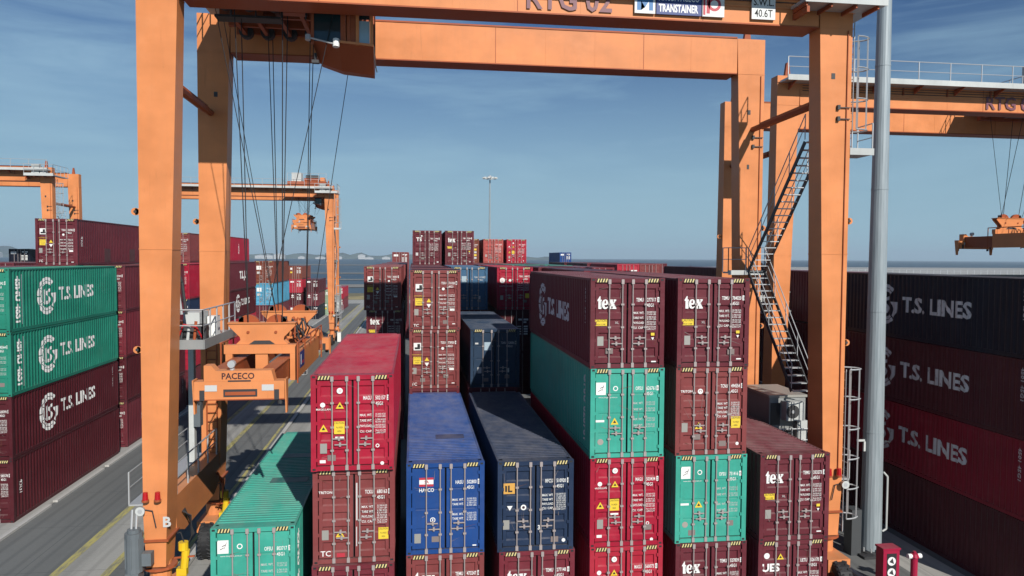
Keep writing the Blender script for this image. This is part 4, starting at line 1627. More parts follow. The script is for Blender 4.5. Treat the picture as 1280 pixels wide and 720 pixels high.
    for px in (-1.02, 0.0, 0.18, 0.48, 0.96):
        wd = 0.05 if px != 0.0 else 0.08
        b.box(cx + s * px - wd, cx + s * px + wd, -2.25, -2.13, 19.45, 21.35, ORANGE if px > 0.3 else ORANGE_D)
        b.box(cx + s * px - wd, cx + s * px + wd, -0.67, -0.55, 19.45, 21.35, ORANGE_D)
    b.box(*sorted((cx - s * 0.98, cx)), -0.56, -0.55, 19.5, 21.3, ORANGE_D)
    cb = b.build('operator_cab', t)
    b = MB()
    b.box(*sorted((cx - s * 0.97, cx - s * 0.08)), -2.2, -2.17, 19.55, 21.34, GLASS)
    b.face([(cx - s * 1.03, -2.12, 19.6), (cx - s * 1.03, -0.68, 19.6), (cx - s * 1.03, -0.68, 21.34), (cx - s * 1.03, -2.12, 21.34)], GLASS)
    b.face([(cx - s * 1.04, -2.2, 19.56), (cx - s * 1.04, -0.6, 19.56), (cx - s * 0.87, -0.6, 19.07), (cx - s * 0.87, -2.2, 19.07)], GLASS)
    b.box(*sorted((cx - s * 0.97, cx - s * 0.08)), -2.24, -2.205, 20.55, 20.60, STEEL)
    b.box(*sorted((cx - s * 0.50, cx - s * 0.48)), -2.24, -2.205, 20.6, 21.34, STEEL)
    b.build('front_window', cb)
    b = MB()
    b.box(*sorted((cx + s * 0.54, cx + s * 0.90)), -2.2, -2.16, 19.52, 20.3, PALEGLASS)
    b.box(*sorted((cx + s * 0.54, cx + s * 0.90)), -2.2, -2.16, 20.36, 21.3, GLASS)
    b.box(*sorted((cx + s * 0.24, cx + s * 0.42)), -2.2, -2.16, 19.52, 21.3, ORANGE_D)
    b.build('door', cb)
    b = MB()
    b.tube((cx - s * 1.15, -2.38, 19.62), (cx - s * 0.2, -2.38, 19.42), 0.03, STEEL, 6)
    b.tube((cx - s * 0.22, -2.4, 19.33), (cx - s * 0.22, -2.36, 19.6), 0.11, WHITE, 8)
    b.tube((cx - s * 1.15, -2.4, 19.52), (cx - s * 1.15, -2.36, 19.7), 0.09, STEEL, 8)
    b.tube((cx - s * 0.95, -2.0, 18.95), (cx - s * 0.95, -2.0, 19.2), 0.05, DARK, 6)
    b.box(cx - s * 0.95 - 0.12, cx - s * 0.95 + 0.12, -2.1, -1.9, 18.85, 18.95, DARK)
    b.path([(cx + s * 1.05, -2.3, 21.3), (cx + s * 1.08, -2.3, 20.0), (cx + s * 1.05, -2.3, 19.0), (cx + s * 1.15, -2.3, 18.55)], 0.018, DARK, 5)
    b.build('floodlight_rail', cb)
    # hoisting ropes
    tz = ZT - 0.5
    r0, r1 = rope_x
    for yy, hy in ((-2.3, hoist_y[0]), (-1.2, hoist_y[0]), (1.2, hoist_y[1]), (2.2, hoist_y[1])):
        for xa, xb in ((r0 + 0.15, r0 + 0.45), (r1 - 0.15, r1 - 0.35)) if full or yy in (-2.3, 2.2) else ((r0, r0 + 0.3),):
            bx = MB()
            bx.tube((xa + (0.25 if yy > 0 else -0.2), yy, tz), (xb, hy, hoist_z), 0.017, ROPE, 5)
            bx.build('hoist_rope', t)
    for xa, xb, yy, hy in ((r0 - 0.8, r1 - 0.5, -2.3, hoist_y[0]), (r1 + 1.5, r0 + 1.0, -2.2, hoist_y[0]), (r1 + 1.7, r1 - 0.1, 2.2, hoist_y[1]), (r0 - 1.4, r0 + 0.35, 2.0, hoist_y[1])):
        bx = MB()
        bx.tube((xa, yy, tz), (xb, hy, hoist_z), 0.014, ROPE, 5)
        bx.build('sway_rope', t)
    # lettering on the girder
    def gmap(u, v, lay):
        return Vector((u, -3.735 - 0.004 * lay, v))
    if text:
        a = Art()
        ink = plain('girder_lettering', (0.17, 0.055, 0.075), 0.5)
        a.text(text, text_x, 20.52, 0.72, ink, bold=0.02, width=0.72 * 4.05)
        me = a.mesh('lettering', lambda u, v, l_: Vector((u, -3.745, v)))
        link('lettering', me, t)
    if signs:
        ox = -xc
        for nm, x0, x1, draw in (('maker_sign', 7.44, 8.16, 'M'), ('maker_sign', 8.20, 9.80, 'T'), ('maker_sign', 9.84, 10.62, 'P'), ('load_sign', 11.62, 12.48, 'S')):
            b = MB()
            b.box(x0 + ox, x1 + ox, -3.80, -3.735, 20.52, 21.32, {'T': BLUEINK}.get(draw, plain('sign_white', (0.70, 0.71, 0.70), 0.5)))
            sg = b.build(nm, t)
            a = Art()
            v0 = 20.52
            if draw == 'M':
                a.poly([(x0 + 0.08, v0 + 0.10), (x0 + 0.22, v0 + 0.10), (x0 + 0.22, v0 + 0.42), (x0 + 0.36, v0 + 0.2), (x0 + 0.50, v0 + 0.42), (x0 + 0.50, v0 + 0.10), (x0 + 0.64, v0 + 0.10), (x0 + 0.64, v0 + 0.7), (x0 + 0.50, v0 + 0.7), (x0 + 0.36, v0 + 0.45), (x0 + 0.22, v0 + 0.7), (x0 + 0.08, v0 + 0.7)], plain('sign_blue', (0.03, 0.16, 0.38), 0.5))
                a.rect(x0 + 0.08, x0 + 0.64, v0 + 0.55, v0 + 0.72, REDINK, 1)
            elif draw == 'T':
                a.text('MITSUI-PACECO', x0 + 0.08, v0 + 0.46, 0.26, WHITE, bold=0.015, width=1.44)
                a.text('TRANSTAINER', x0 + 0.08, v0 + 0.09, 0.26, WHITE, bold=0.03, width=1.40)
            elif draw == 'P':
                a.ring(x0 + 0.42, v0 + 0.42, 0.14, 0.24, REDINK, 0, 360, 14)
                a.rect(x0 + 0.14, x0 + 0.26, v0 + 0.10, v0 + 0.70, REDINK)
                a.rect(x0 + 0.02, x0 + 0.10, v0 + 0.05, v0 + 0.75, REDINK)
            else:
                a.text('S.W.L.', x0 + 0.06, v0 + 0.47, 0.24, BLACK, bold=0.015, width=0.74)
                a.text('40.6T', x0 + 0.10, v0 + 0.08, 0.27, BLACK, bold=0.01, width=0.66)
            link('lettering', a.mesh('lettering', lambda u, v, l_: Vector((u + ox, -3.803 - 0.002 * l_, v))), sg)
        a = Art()
        a.text('B', -11.40, 3.50, 0.34, OFFWHITE, bold=0.03)
        link('lettering', a.mesh('lettering', lambda u, v, l_: Vector((u, -3.704, v))), t)
    return t


def spreader(x, y, z, label, rz=0.0, text=True, HL=6.05):
    """hoist headblock and telescopic container spreader; z = underside of the end beams"""
    t = thing('container_spreader', (x, y, z), label, 'spreader', None, rz)
    HX = 1.22
    for e in (-1, 1):
        b = MB()
        ye = e * HL
        ya, yb = sorted((ye, ye - e * 0.45))
        b.box(-HX - 0.05, HX + 0.05, ya, yb, 0.03, 0.55, ORANGE)
        b.box(-HX - 0.06, HX + 0.06, ya - 0.008, yb + 0.008, 0.0, 0.028, ORANGE_D)
        b.prism([(-1.0, 0.552), (0.98, 0.552), (0.90, 0.86), (-0.66, 0.86), (-0.80, 1.02), (-1.0, 1.02)], 'y', ya + 0.02, yb - 0.02, ORANGE)
        for sx in (-1, 1):
            b.box(sx * 1.05 - 0.07, sx * 1.05 + 0.07, ya - 0.012, ya - 0.002, 0.0, 0.30, DARK)
            b.tube((sx * 1.13, ye - e * 0.1, -0.14), (sx * 1.13, ye - e * 0.1, 0.0), 0.07, DARK, 8)
        b.box(-0.45, 0.5, ya - 0.014, ya - 0.003, 0.10, 0.32, DARK)
        b.box(-0.40, 0.45, ya - 0.03, ya - 0.015, 0.15, 0.25, ORANGE_D)
        b.box(-0.32, 0.32, ya - 0.014, ya - 0.003, 0.545, 0.585, DARK)
        eb = b.build('end_beam', t)
        for sx in (-1, 1):
            g = MB()
            g.prism([(ye + e * 0.03, 0.6), (ye - e * 0.4, 0.6), (ye - e * 0.3, -0.42), (ye - e * 0.12, -0.42)], 'x', *sorted((sx * (HX + 0.06), sx * (HX + 0.10))), ORANGE)
            g.build('corner_guide', eb)
        for sx in (-1, 1):
            g = MB()
            g.box(sx * 0.80 - 0.17, sx * 0.80 + 0.17, ya - 0.014, ya - 0.004, 0.27, 0.45, OFFWHITE)
            g.build('label_plate', eb)
        if text and e < 0:
            a = Art()
            a.text('PACECO', -0.50, 0.62, 0.185, DARKINK, bold=0.02, width=0.92)
            link('lettering', a.mesh('lettering', lambda u, v, l_: Vector((u, ya + 0.014, v))), eb)
        g = MB()
        g.tube((-0.25, ya + 0.2, 0.862), (-0.25, ya + 0.2, 1.02), 0.07, STEEL, 10)
        g.tube((-0.25, ya + 0.08, 1.04), (-0.25, ya + 0.26, 1.04), 0.11, STEEL, 10)
        g.build('floodlight', eb)
    b = MB()
    for sx in (-1, 1):
        x0, x1 = sorted((sx * 0.55, sx * 0.90))
        b.box(x0, x1, -HL + 0.46, HL - 0.46, 0.10, 0.78, ORANGE_D)
        b.box(x0 - 0.03, x1 + 0.03, -HL + 0.46, HL - 0.46, 0.783, 0.825, ORANGE_D)
    b.build('telescopic_beam', t)
    b = MB()
    for sx in (-1, 1):
        x0, x1 = sorted((sx * 0.93, sx * 1.15))
        b.box(x0, x1, -2.9, 2.9, 0.05, 0.95, ORANGE)
    for yy in (-2.9, 2.6):
        b.box(-1.2, 1.2, yy, yy + 0.3, 0.953, 1.25, ORANGE)
    for yy in (-1.8, 0, 1.6):
        b.box(-0.9, 0.9, yy, yy + 0.2, 0.83, 0.95, ORANGE_D)
    b.box(-0.2, 0.2, -2.85, -2.6, 0.1, 0.95, ORANGE)
    fr_ = b.build('main_frame', t)
    g = MB()
    g.box(1.152, 1.16, -2.2, -1.2, 0.35, 0.9, BLUEINK)
    g.box(1.1605, 1.163, -2.05, -1.9, 0.45, 0.8, WHITE)
    g.box(1.1605, 1.163, -1.7, -1.35, 0.45, 0.55, REDINK)
    g.build('maker_plate', fr_)
    g = MB()
    for sx in (-1, 1):
        for yy in (-3.2, 3.2):
            g.tube((sx * 1.22, yy, 0.0), (sx * 1.22, yy, 1.35), 0.03, ORANGE_D, 5)
        g.tube((sx * 1.22, -3.2, 1.35), (sx * 1.22, 3.2, 1.35), 0.03, ORANGE_D, 5)
        for yy in (-1.5, 0, 1.5):
            g.tube((sx * 1.22, yy, 0.95), (sx * 1.22, yy, 1.35), 0.025, ORANGE_D, 5)
    g.build('guard_rail', fr_)
    # headblock: two hourglass plates carrying the sheaves
    for yy in (-2.75, 2.65):
        b = MB()
        b.prism([(-0.85, 1.253), (0.85, 1.253), (0.70, 1.40), (0.72, 1.50), (1.08, 1.87), (1.08, 1.95), (-1.08, 1.95), (-1.08, 1.87), (-0.72, 1.50), (-0.70, 1.40)], 'y', yy, yy + 0.08, ORANGE)
        b.prism([(-0.85, 1.253), (0.85, 1.253), (0.70, 1.40), (0.72, 1.50), (1.08, 1.87), (1.08, 1.95), (-1.08, 1.95), (-1.08, 1.87), (-0.72, 1.50), (-0.70, 1.40)], 'y', yy + 0.32, yy + 0.40, ORANGE)
        b.box(-1.1, 1.1, yy - 0.05, yy + 0.45, 1.953, 1.99, ORANGE)
        b.prism([(-0.42, 1.256), (0.42, 1.256), (0.25, 1.38), (-0.25, 1.38)], 'y', yy - 0.012, yy - 0.002, DARK)
        for sx in (-1, 1):
            b.tube((sx * 0.45, yy - 0.03, 1.66), (sx * 0.45, yy - 0.001, 1.66), 0.05, ORANGE_D, 8)
        hb = b.build('headblock', t)
        for sx in (-1, 1):
            g = MB()
            g.tube((sx * 0.46, yy + 0.12, 1.86), (sx * 0.46, yy + 0.28, 1.86), 0.38, ORANGE_D, 20)
            g.tube((sx * 0.46, yy + 0.10, 1.86), (sx * 0.46, yy + 0.30, 1.86), 0.10, DARK, 10)
            g.box(sx * 0.70 - 0.08, sx * 0.70 + 0.08, yy + 0.12, yy + 0.28, 1.993, 2.17, DARK)
            g.build('sheave', hb)
    g = MB()
    rr = random.Random(5)
    for k in range(9):
        p0 = Vector((0.55 + rr.uniform(-.2, .2), 1.9 + rr.uniform(-.4, .4), 0.9))
        g.path([p0, p0 + Vector((rr.uniform(-.3, .3), rr.uniform(-.5, .1), 0.5)), p0 + Vector((rr.uniform(-.3, .3), rr.uniform(-.9, -.2), 0.9)), p0 + Vector((rr.uniform(-.2, .3), rr.uniform(-1.2, -.6), 0.2))], 0.03, DARK if k % 2 else ORANGE_D, 5)
    g.build('hose_bundle', t)
    return t


rtg(3.45, 28.30, 'large orange gantry crane straddling the front container stacks, two tall legs in front', 'orange gantry cranes',
    'RTG 02', 0.30, True, trolley=-7.72, hoist_z=10.0, hoist_y=(-2.8, 2.75), rope_x=(-9.35, -7.45))
spreader(-5.02, 28.30, 8.0, 'orange spreader frame lettered PACECO hanging over the truck lane')
rtg(31.05, 40.70, 'orange gantry crane behind the grey lamp mast, numbered RTG 0', 'orange gantry cranes',
    'RTG 01', 0.15, False, trolley=7.3, hoist_z=15.0, hoist_y=(-2.6, 2.8), rope_x=(6.7, 8.6), full=False)
spreader(38.7, 40.7, 13.0, 'orange spreader hanging in the air right of the grey lamp mast', 0, False)
rtg(-22.8, 107.7, 'far orange gantry crane seen through the hoisting ropes, boxy hoist on top', 'orange gantry cranes',
    None, 0, False, trolley=8.4, hoist_z=18.3, rope_x=(7.0, 9.0), full=False)
spreader(-15.2, 107.7, 16.0, 'small orange spreader pulled up under the distant crane beam', 0, False, 3.4)
rtg(-51.6, 91.7, 'orange gantry crane at the far edge behind the raised maroon container', 'orange gantry cranes',
    None, 0, False, trolley=-3, hoist_z=16, rope_x=(-4, -2), full=False)

# ------------------------------------------------------------------ lamp masts and kerbside posts
def mast(x, y, h, r0, r1, label, detail=True):
    t = thing('lamp_mast', (x, y, 0), label, 'lamp mast')
    b = MB()
    n = 20
    for k in range(6):
        za, zb = h * k / 6 + 0.12, h * (k + 1) / 6 + 0.12
        ra, rb_ = r0 + (r1 - r0) * k / 6, r0 + (r1 - r0) * (k + 1) / 6
        b.tube((0, 0, za), (0, 0, zb), ra, MASTSTEEL, n, rb_, cap=False)
        b.tube((0, 0, zb - 0.05), (0, 0, zb), rb_ + 0.012, MASTSTEEL, n)
    b.build('pole', t)
    b = MB()
    b.box(-0.75, 0.75, -0.75, 0.75, 0.0, 0.10, DARK)
    b.tube((0, 0, 0.10), (0, 0, 0.16), 0.62, DARK, 16)
    for k in range(12):
        an = 2 * math.pi * k / 12
        b.tube((0.55 * math.cos(an), 0.55 * math.sin(an), 0.16), (0.55 * math.cos(an), 0.55 * math.sin(an), 0.32), 0.03, STEEL, 6)
    b.build('base_plate', t)
    if detail:
        b = MB()
        b.path([(0.44, -0.12, 0.9), (0.60, -0.14, 1.0), (0.60, -0.14, 3.2), (0.42, -0.12, 3.4)], 0.04, LGREY, 6)
        b.build('conduit', t)
        b = MB()
        b.beam((-0.45, -0.1, 4.75), (-0.80, -0.1, 4.75), 0.06, 0.08, LGREY)
        b.box(-0.5, -0.42, -0.14, -0.06, 4.3, 4.7, LGREY)
        b.beam((0.42, -0.1, 4.7), (0.75, 0.0, 4.62), 0.05, 0.06, DARK)
        b.build('bracket', t)
        b = MB()
        b.box(-1.05, -0.62, -0.30, 0.25, 0.0, 1.9, plain('cabinet_dark', (0.06, 0.065, 0.07), 0.5))
        b.build('switch_box', t)
    b = MB()
    for k in range(10):
        an = 2 * math.pi * k / 10
        p = Vector((1.35 * math.cos(an), 1.35 * math.sin(an), h))
        b.tube((0, 0, h + 0.05), p, 0.04, STEEL, 5)
        b.box(p.x - 0.25, p.x + 0.25, p.y - 0.25, p.y + 0.25, h - 0.2, h + 0.12, LGREY)
    b.tube((0, 0, h), (0, 0, h + 0.5), 0.3, STEEL, 10)
    b.build('lamp_ring', t)
    return t


m, tt, b = newmat('mast_galvanised')
c = mix(tt, ramp(tt, noise_node(tt, mapped(tt, (14, 14, 0.6)), 1.0, 4, 0.6).outputs['Fac'], 0.3, 0.7), (0.22, 0.265, 0.29), (0.34, 0.39, 0.42))
tt.links.new(c, b.inputs['Base Color'])
b.inputs['Metallic'].default_value = 0.1
b.inputs['Roughness'].default_value = 0.5
MASTSTEEL = m
mast(18.98, 28.05, 30.0, 0.42, 0.22, 'thick pale grey steel mast standing beside the dark container wall')
mast(16.4, 158, 29.3, 0.30, 0.14, 'thin lamp mast with a round lamp head against the sky', False)
t = thing('signal_box', (17.45, 24.75, 0), 'red metal signal box with two round lenses at the foot of the grey mast', 'signal box')
b = MB()
b.box(-0.32, 0.32, -0.22, 0.22, 0.0, 1.55, HYDRED)
b.box(-0.35, 0.35, -0.25, 0.25, 1.553, 1.62, HYDRED)
b.box(-0.18, 0.2, -0.232, -0.222, 0.45, 1.42, BLACK)
b.build('housing', t)
for z in (0.72, 1.14):
    b = MB()
    b.tube((0.0, -0.245, z), (0.0, -0.233, z), 0.16, WHITE, 18)
    b.prism([(-0.1, z - 0.02), (0.09, z - 0.1), (0.03, z + 0.12)], 'y', -0.25, -0.2455, DARK)
    b.build('lens', t)
t = thing('hydrant', (18.38, 24.55, 0), 'slim red hydrant post with white side caps, right of the red box', 'hydrant')
b = MB()
b.tube((0, 0, 0), (0, 0, 1.25), 0.12, HYDRED, 14)
b.tube((0, 0, 1.25), (0, 0, 1.38), 0.17, HYDRED, 14, 0.12)
b.tube((0, 0, 1.38), (0, 0, 1.46), 0.06, HYDRED, 8)
b.tube((0, 0, 0.0), (0, 0, 0.08), 0.2, HYDRED, 14)
b.build('barrel', t)
for s in (-1, 1):
    b = MB()
    b.tube((s * 0.1, 0, 1.28), (s * 0.26, 0, 1.28), 0.09, WHITE, 12)
    b.build('outlet_cap', t)
# white post and manhole frames beside the lane
t = thing('kerb_post', (-10.5, 108.0, 0), 'small white post by the lane behind the red container', 'post')
b = MB()
b.box(-0.25, 0.25, -0.2, 0.2, 0, 1.3, WHITE)
b.box(-0.3, 0.3, -0.25, 0.25, 1.303, 1.4, LGREY)
b.build('post_body', t)

# ------------------------------------------------------------------ the stacks
def rx(i):
    return -1.826 + 2.879 * i


BAY = [22.77, 36.0, 49.4, 62.9, 76.3, 89.8, 103.2, 116.6, 130.0]
GH = 'containers hidden in the gaps of the stacks'
G0, G1, GL, GR = 'containers stacked under the big crane', 'containers stacked behind the front row', 'containers stacked left of the lane', 'containers stacked right of the lamp mast'


def stack(x, y, levels, group, z=0.0, h=CH):
    for lv in levels:
        if lv is not None:
            col, des, lab = lv[0], lv[1], lv[2]
            kw = lv[3] if len(lv) > 3 else {}
            x_, y_ = x + kw.pop('dx', 0), y + kw.pop('dy', 0)
            if des.startswith('far:'):
                far_container(x_, y_, z, col, des[4:], lab, group, h)
            else:
                container(x_, y_, z, col, des, lab, group, h=h, **kw)
        z += h


# front row, left to right
stack(rx(0) + 0.04, 22.35, [
    ('wine', 'plain', 'wine red container at the bottom, under the brown red one marked TC'),
    ('brown_red', 'brownTC', 'brown red container marked TC, between a bright red one and the ground container', dict(num='680163 0', dx=0.02, dy=0.12)),
    ('red', 'red', 'bright crimson container with crimson roof, top of the stack beside the blue one', dict(num='502157 2', dy=-0.05))], G0)
stack(rx(1), 22.85, [
    ('brown_red', 'tex', 'brown red container under the bright blue container', dict(num='473247 6', dx=-0.03)),
    ('blue', 'blue', 'bright blue container with HASCO on its door', dict(num='502800 0', dx=-0.03, patches=((3.1, -0.2, 0.8, 'patch_blue'),)))], G0)
stack(rx(2), 22.75, [
    ('wine', 'tex', 'wine red container under the dark navy one with the gold sticker', dict(num='277148 0')),
    ('navy', 'navy', 'dark navy container with a gold sticker on its door', dict(num='510920 0', dx=-0.06))], G0)
stack(rx(3), 22.77, [
    ('bright_red', 'red', 'bright red container under another bright red one, lowest of its stack', dict(num='560073 0', dx=0.06)),
    ('red', 'red', 'bright red container directly under a green one', dict(num='503434 2', dx=0.05)),
    ('green', 'green', 'green container between a maroon tex container above and a red one below', dict(num='626761 0', side='vnum_far', side_s=-1, dx=0.03)),
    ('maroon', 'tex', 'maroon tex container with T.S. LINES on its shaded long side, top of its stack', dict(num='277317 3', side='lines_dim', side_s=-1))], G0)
stack(rx(4), 22.77, [
    ('maroon', 'tex', 'maroon tex container lowest in its stack, under the green container', dict(num='527839 2', dx=0.06)),
    ('green', 'green', 'green container between a brown red one above and a maroon tex one below', dict(num='731416 0', dx=0.02)),
    ('brown_red', 'brown', 'brown red container with yellow square on the right door, above a green one', dict(num='494554 0', dy=0.04)),
    ('maroon', 'tex', 'maroon tex container on top of the stack nearest the stairs', dict(num='784020 3'))], G0)
stack(rx(5), 22.6, [
    ('maroon', 'UES', 'maroon container marked UES in white italics, under a tex container', dict(num='526170 3', dx=-0.04)),
    ('maroon', 'tex', 'maroon tex container on a low stack of two beside the orange crane leg', dict(num='333273 3', dx=-0.03))], G0)
# green container on a trailer in the lane
GX, GY = -4.71, 22.42
t = thing('container_trailer', (GX, GY, 0), 'dark trailer carrying the green container in the truck lane', 'trailer')
b = MB()
for sx in (-1, 1):
    b.box(sx * 0.5 - 0.08, sx * 0.5 + 0.08, 0.0, 12.2, 0.85, 1.15, DARK)
for k in range(7):
    b.box(-1.2, 1.2, 0.05 + 2.0 * k, 0.2 + 2.0 * k, 1.05, 1.25, DARK)
b.build('chassis', t)
for k in (1.4, 2.7, 10.2):
    for sx in (-1, 1):
        w_ = MB()
        w_.tube((sx * 0.75, k, 0.52), (sx * 1.2, k, 0.52), 0.52, BLACK, 20)
        w_.tube((sx * 1.19, k, 0.52), (sx * 1.21, k, 0.52), 0.28, STEEL, 12)
        w_.build('wheel', t)
container(GX, GY, 1.26, 'green', 'green', 'green container standing low in the truck lane beside the orange crane leg', G0, num='803717 3', side='vnum', side_s=1, patches=((4.4, -0.35, 0.95, 'patch_teal'), (7.7, -0.5, 0.8, 'patch_teal')))

# second row
stack(rx(1), 36.0, [
    ('maroon', 'far:bare', 'dark container low in the gaps behind the front stacks'), ('maroon', 'far:bare', 'dark container low in the gaps behind the front stacks'),
    ('brown_red', 'panel', 'brown red container with square sticker, directly behind the blue roof'),
    ('brown_red', 'panel', 'brown red container with square sticker on top of its twin behind the blue one', dict(dx=0.04))], G1)
stack(rx(2), 36.0, [
    ('maroon', 'far:bare', 'dark container low in the gaps behind the front stacks'), ('maroon', 'far:bare', 'dark container low in the gaps behind the front stacks'),
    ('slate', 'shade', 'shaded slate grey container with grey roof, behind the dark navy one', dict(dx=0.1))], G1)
for i in (3, 4, 5):
    for k in range(1 if i == 3 else 3):
        far_container(rx(i), 36.0, k * CH, 'dark_maroon', 'bare', 'dark container low in the gaps behind the front stacks', GH)
far_container(rx(4), 36.0, 3 * CH, 'wine', 'bare', 'wine red container roof behind the topmost right tex container', G1)
# third row
stack(rx(0), 49.4, [
    ('maroon', 'far:bare', 'dark container low in the gaps behind the front stacks'), ('maroon', 'far:bare', 'dark container low in the gaps behind the front stacks'),
    ('maroon', 'tex', 'half shaded maroon tex container just above the crimson roof'),
    ('brown_red', 'panel', 'maroon container with white TS panel, top of the stack behind the crimson roof', dict(dx=-0.15))], G1)
stack(rx(1), 49.4, [None, None, ('maroon', 'far:bare', 'dark container low in the gaps behind the front stacks'),
                    ('maroon', 'far:logo', 'maroon container with its roof edge behind the topmost panel sticker container')], G1)
stack(rx(2), 49.4, [None, ('maroon', 'far:bare', 'dark container low in the gaps behind the front stacks'),
                    ('dark_maroon', 'far:bare', 'dark container low in the gaps behind the front stacks'),
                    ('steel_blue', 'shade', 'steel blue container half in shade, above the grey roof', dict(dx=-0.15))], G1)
stack(rx(3), 49.4, [None, ('dark_maroon', 'far:bare', 'dark container low in the gaps behind the front stacks'),
                    ('dark_maroon', 'far:sticker', 'shaded dark container with a white sticker under the crimson one with white discs'),
                    ('red', 'white_discs', 'crimson container with two white discs on the door, half shaded', dict(dx=0.05))], G1)
stack(rx(4), 49.4, [None, None, None, ('maroon', 'far:bare', 'maroon roof strip beyond the tex containers, just before the green roof')], G1)
stack(rx(5), 49.4, [None, None, None, ('wine', 'far:bare', 'wine red roof strip behind the stairs side tex container')], G1)
# fourth row
stack(rx(1), 62.9, [None, None, None, ('maroon', 'far:bare', 'maroon container under the raised container marked TS'),
                    ('maroon', 'TS', 'maroon container marked TS standing against the sky', dict(dx=0.15))], G1)
stack(rx(2), 62.9, [None, None, None, ('wine', 'far:bare', 'wine red container under the raised tex container'),
                    ('maroon', 'tex', 'small maroon tex container standing against the sky', dict(dx=0.02))], G1)
stack(rx(3), 62.9, [None, None, None, ('maroon', 'far:bare', 'maroon container roof behind the crimson one with white discs')], G1)
stack(rx(4), 62.9, [None, None, None, ('deep_green', 'far:bare', 'flat green roof strip seen beyond the T.S. LINES container')], G1)
stack(rx(5), 62.9, [None, None, None, ('deep_green', 'far:bare', 'brighter green roof strip just right of the other green roof')], G1)
for i, c in ((3, 'wine'), (4, 'brown_red'), (5, 'maroon')):
    far_container(rx(i), 76.3, 3 * CH, c, 'logo', '%s roof strip in front of the raised %s' % ({'wine': 'wine red', 'brown_red': 'brown red', 'maroon': 'maroon'}[c], {3: 'yellow blocked container', 4: 'salmon container', 5: 'small bright red container'}[i]), G1)
for y in (62.9, 76.3, 89.8):
    far_container(rx(0), y, 2 * CH, 'maroon', 'bare', 'dark container low in the gaps behind the front stacks', GH)
for y, nm in ((62.9, 'nearest'), (76.3, 'second'), (89.8, 'third')):
    far_container(rx(0), y, 3 * CH, ('wine', 'maroon', 'brown_red')[int(y) % 3], 'bare', 'roof strip left of the raised TS container, %s to the camera' % nm, G1)
# raised containers further back
for i, c, d, lab in ((3, 'rust_brown', 'yellow_blocks', 'rust brown container with yellow blocks peeping out beside the tex container'),
                     (4, 'salmon', 'plain', 'salmon pink container standing against the sky'),
                     (5, 'bright_red', 'red', 'small bright red container against the sky, next to the salmon one')):
    far_container(rx(i), 89.9, 3 * CH, 'maroon', 'bare', 'dark container under the %s one far back' % {'rust_brown': 'rust brown', 'salmon': 'salmon pink', 'bright_red': 'small bright red'}[c], G1)
    container(rx(i) + (0.1 if i > 3 else 0), 89.9, 4 * CH, c, d, lab, G1)
far_container(rx(0), 111.5, 4 * 2.591, 'brown_red', 'logo', 'tiny brown red container peeping over the roof at the seaward end', G1, 2.591)
for k in range(4):
    far_container(rx(0), 111.5, k * 2.591, 'maroon', 'bare', 'dark container low in the gaps behind the front stacks', GH, 2.591)

# left of the lane
LX0, LX1 = -18.0 - HW, -18.0 - HW - 2.88
stack(LX0, 35.8, [
    ('dark_maroon', 'plain', 'plain maroon container lowest in the stack with two green ones', dict(side='number', side_s=1)),
    ('dark_maroon', 'plain', 'maroon T.S. LINES container directly under the two green ones', dict(side='lines', side_s=1)),
    ('deep_green', 'green', 'green T.S. LINES container, lower of the two green ones', dict(side='lines_v', side_s=1, dx=0.02)),
    ('deep_green', 'green', 'green T.S. LINES container, upper of the two green ones', dict(side='lines_v', side_s=1))], GL)
for k in (2, 3):
    far_container(LX1, 35.8, k * CH, ('maroon', 'wine')[k - 2], 'logo', 'maroon container %s left of the green T.S. LINES pair' % ('rusty sided', 'with its roof just showing')[k - 2], GL)
stack(LX0, 49.3, [
    ('maroon', 'plain', 'maroon container lowest behind the green T.S. LINES stack', dict(side='lines', side_s=1)),
    ('dark_maroon', 'plain', 'maroon container second from the ground behind the green T.S. LINES stack'),
    ('wine', 'plain', 'wine red container third from the ground behind the green T.S. LINES stack'),
    ('maroon', 'plain', 'maroon container under the raised one, behind the upper green T.S. LINES container')], GL)
far_container(LX1, 49.3, 3 * CH, 'maroon', 'bare', 'maroon container carrying the raised square sticker container', GL)
container(LX1 + 0.1, 49.3, 4 * CH, 'maroon', 'panel', 'maroon container with square sticker raised above the green T.S. LINES stack', GL, side='number', side_s=1, side_patches=((4.1, 0.18, 'patch_grey'), (8.6, 0.18, 'patch_grey')))
stack(LX0, 62.8, [
    ('maroon', 'far:bare', 'maroon container lowest behind the crane platform'), ('red', 'far:bare', 'crimson container low behind the crane platform'),
    ('navy', 'plain', 'navy container under the crimson one with a white ring logo'),
    ('red', 'plain', 'crimson container with a white ring logo between the two left crane legs', dict(side='cma', side_s=1))], GL)
stack(LX0, 76.2, [
    ('maroon', 'far:bare', 'maroon container lowest behind the spreader'), ('red', 'far:bare', 'crimson container behind the spreader headblock'),
    ('dark_maroon', 'plain', 'dark maroon container with round logo behind the rear left crane leg', dict(side='lines', side_s=1)),
    ('maroon', 'plain', 'maroon container with block letters behind the rear left crane leg', dict(side='tlj', side_s=1))], GL)
container(LX1 - 0.9, 76.2, 4 * CH, 'brown_red', 'blocks', 'brown red container with white door blocks between the two left crane legs', GL)
far_container(LX1 - 0.9, 76.2, 3 * CH, 'maroon', 'bare', 'maroon container supporting the one with white door blocks', GL)
far_container(LX1, 86.4, 3 * CH, 'wine', 'bare', 'wine red container supporting the raised crimson one', GL)
container(LX1, 86.4, 4 * CH, 'red', 'plain', 'raised crimson container with vertical lettering, right of the rear left crane leg', GL, side='vertical', side_s=1)
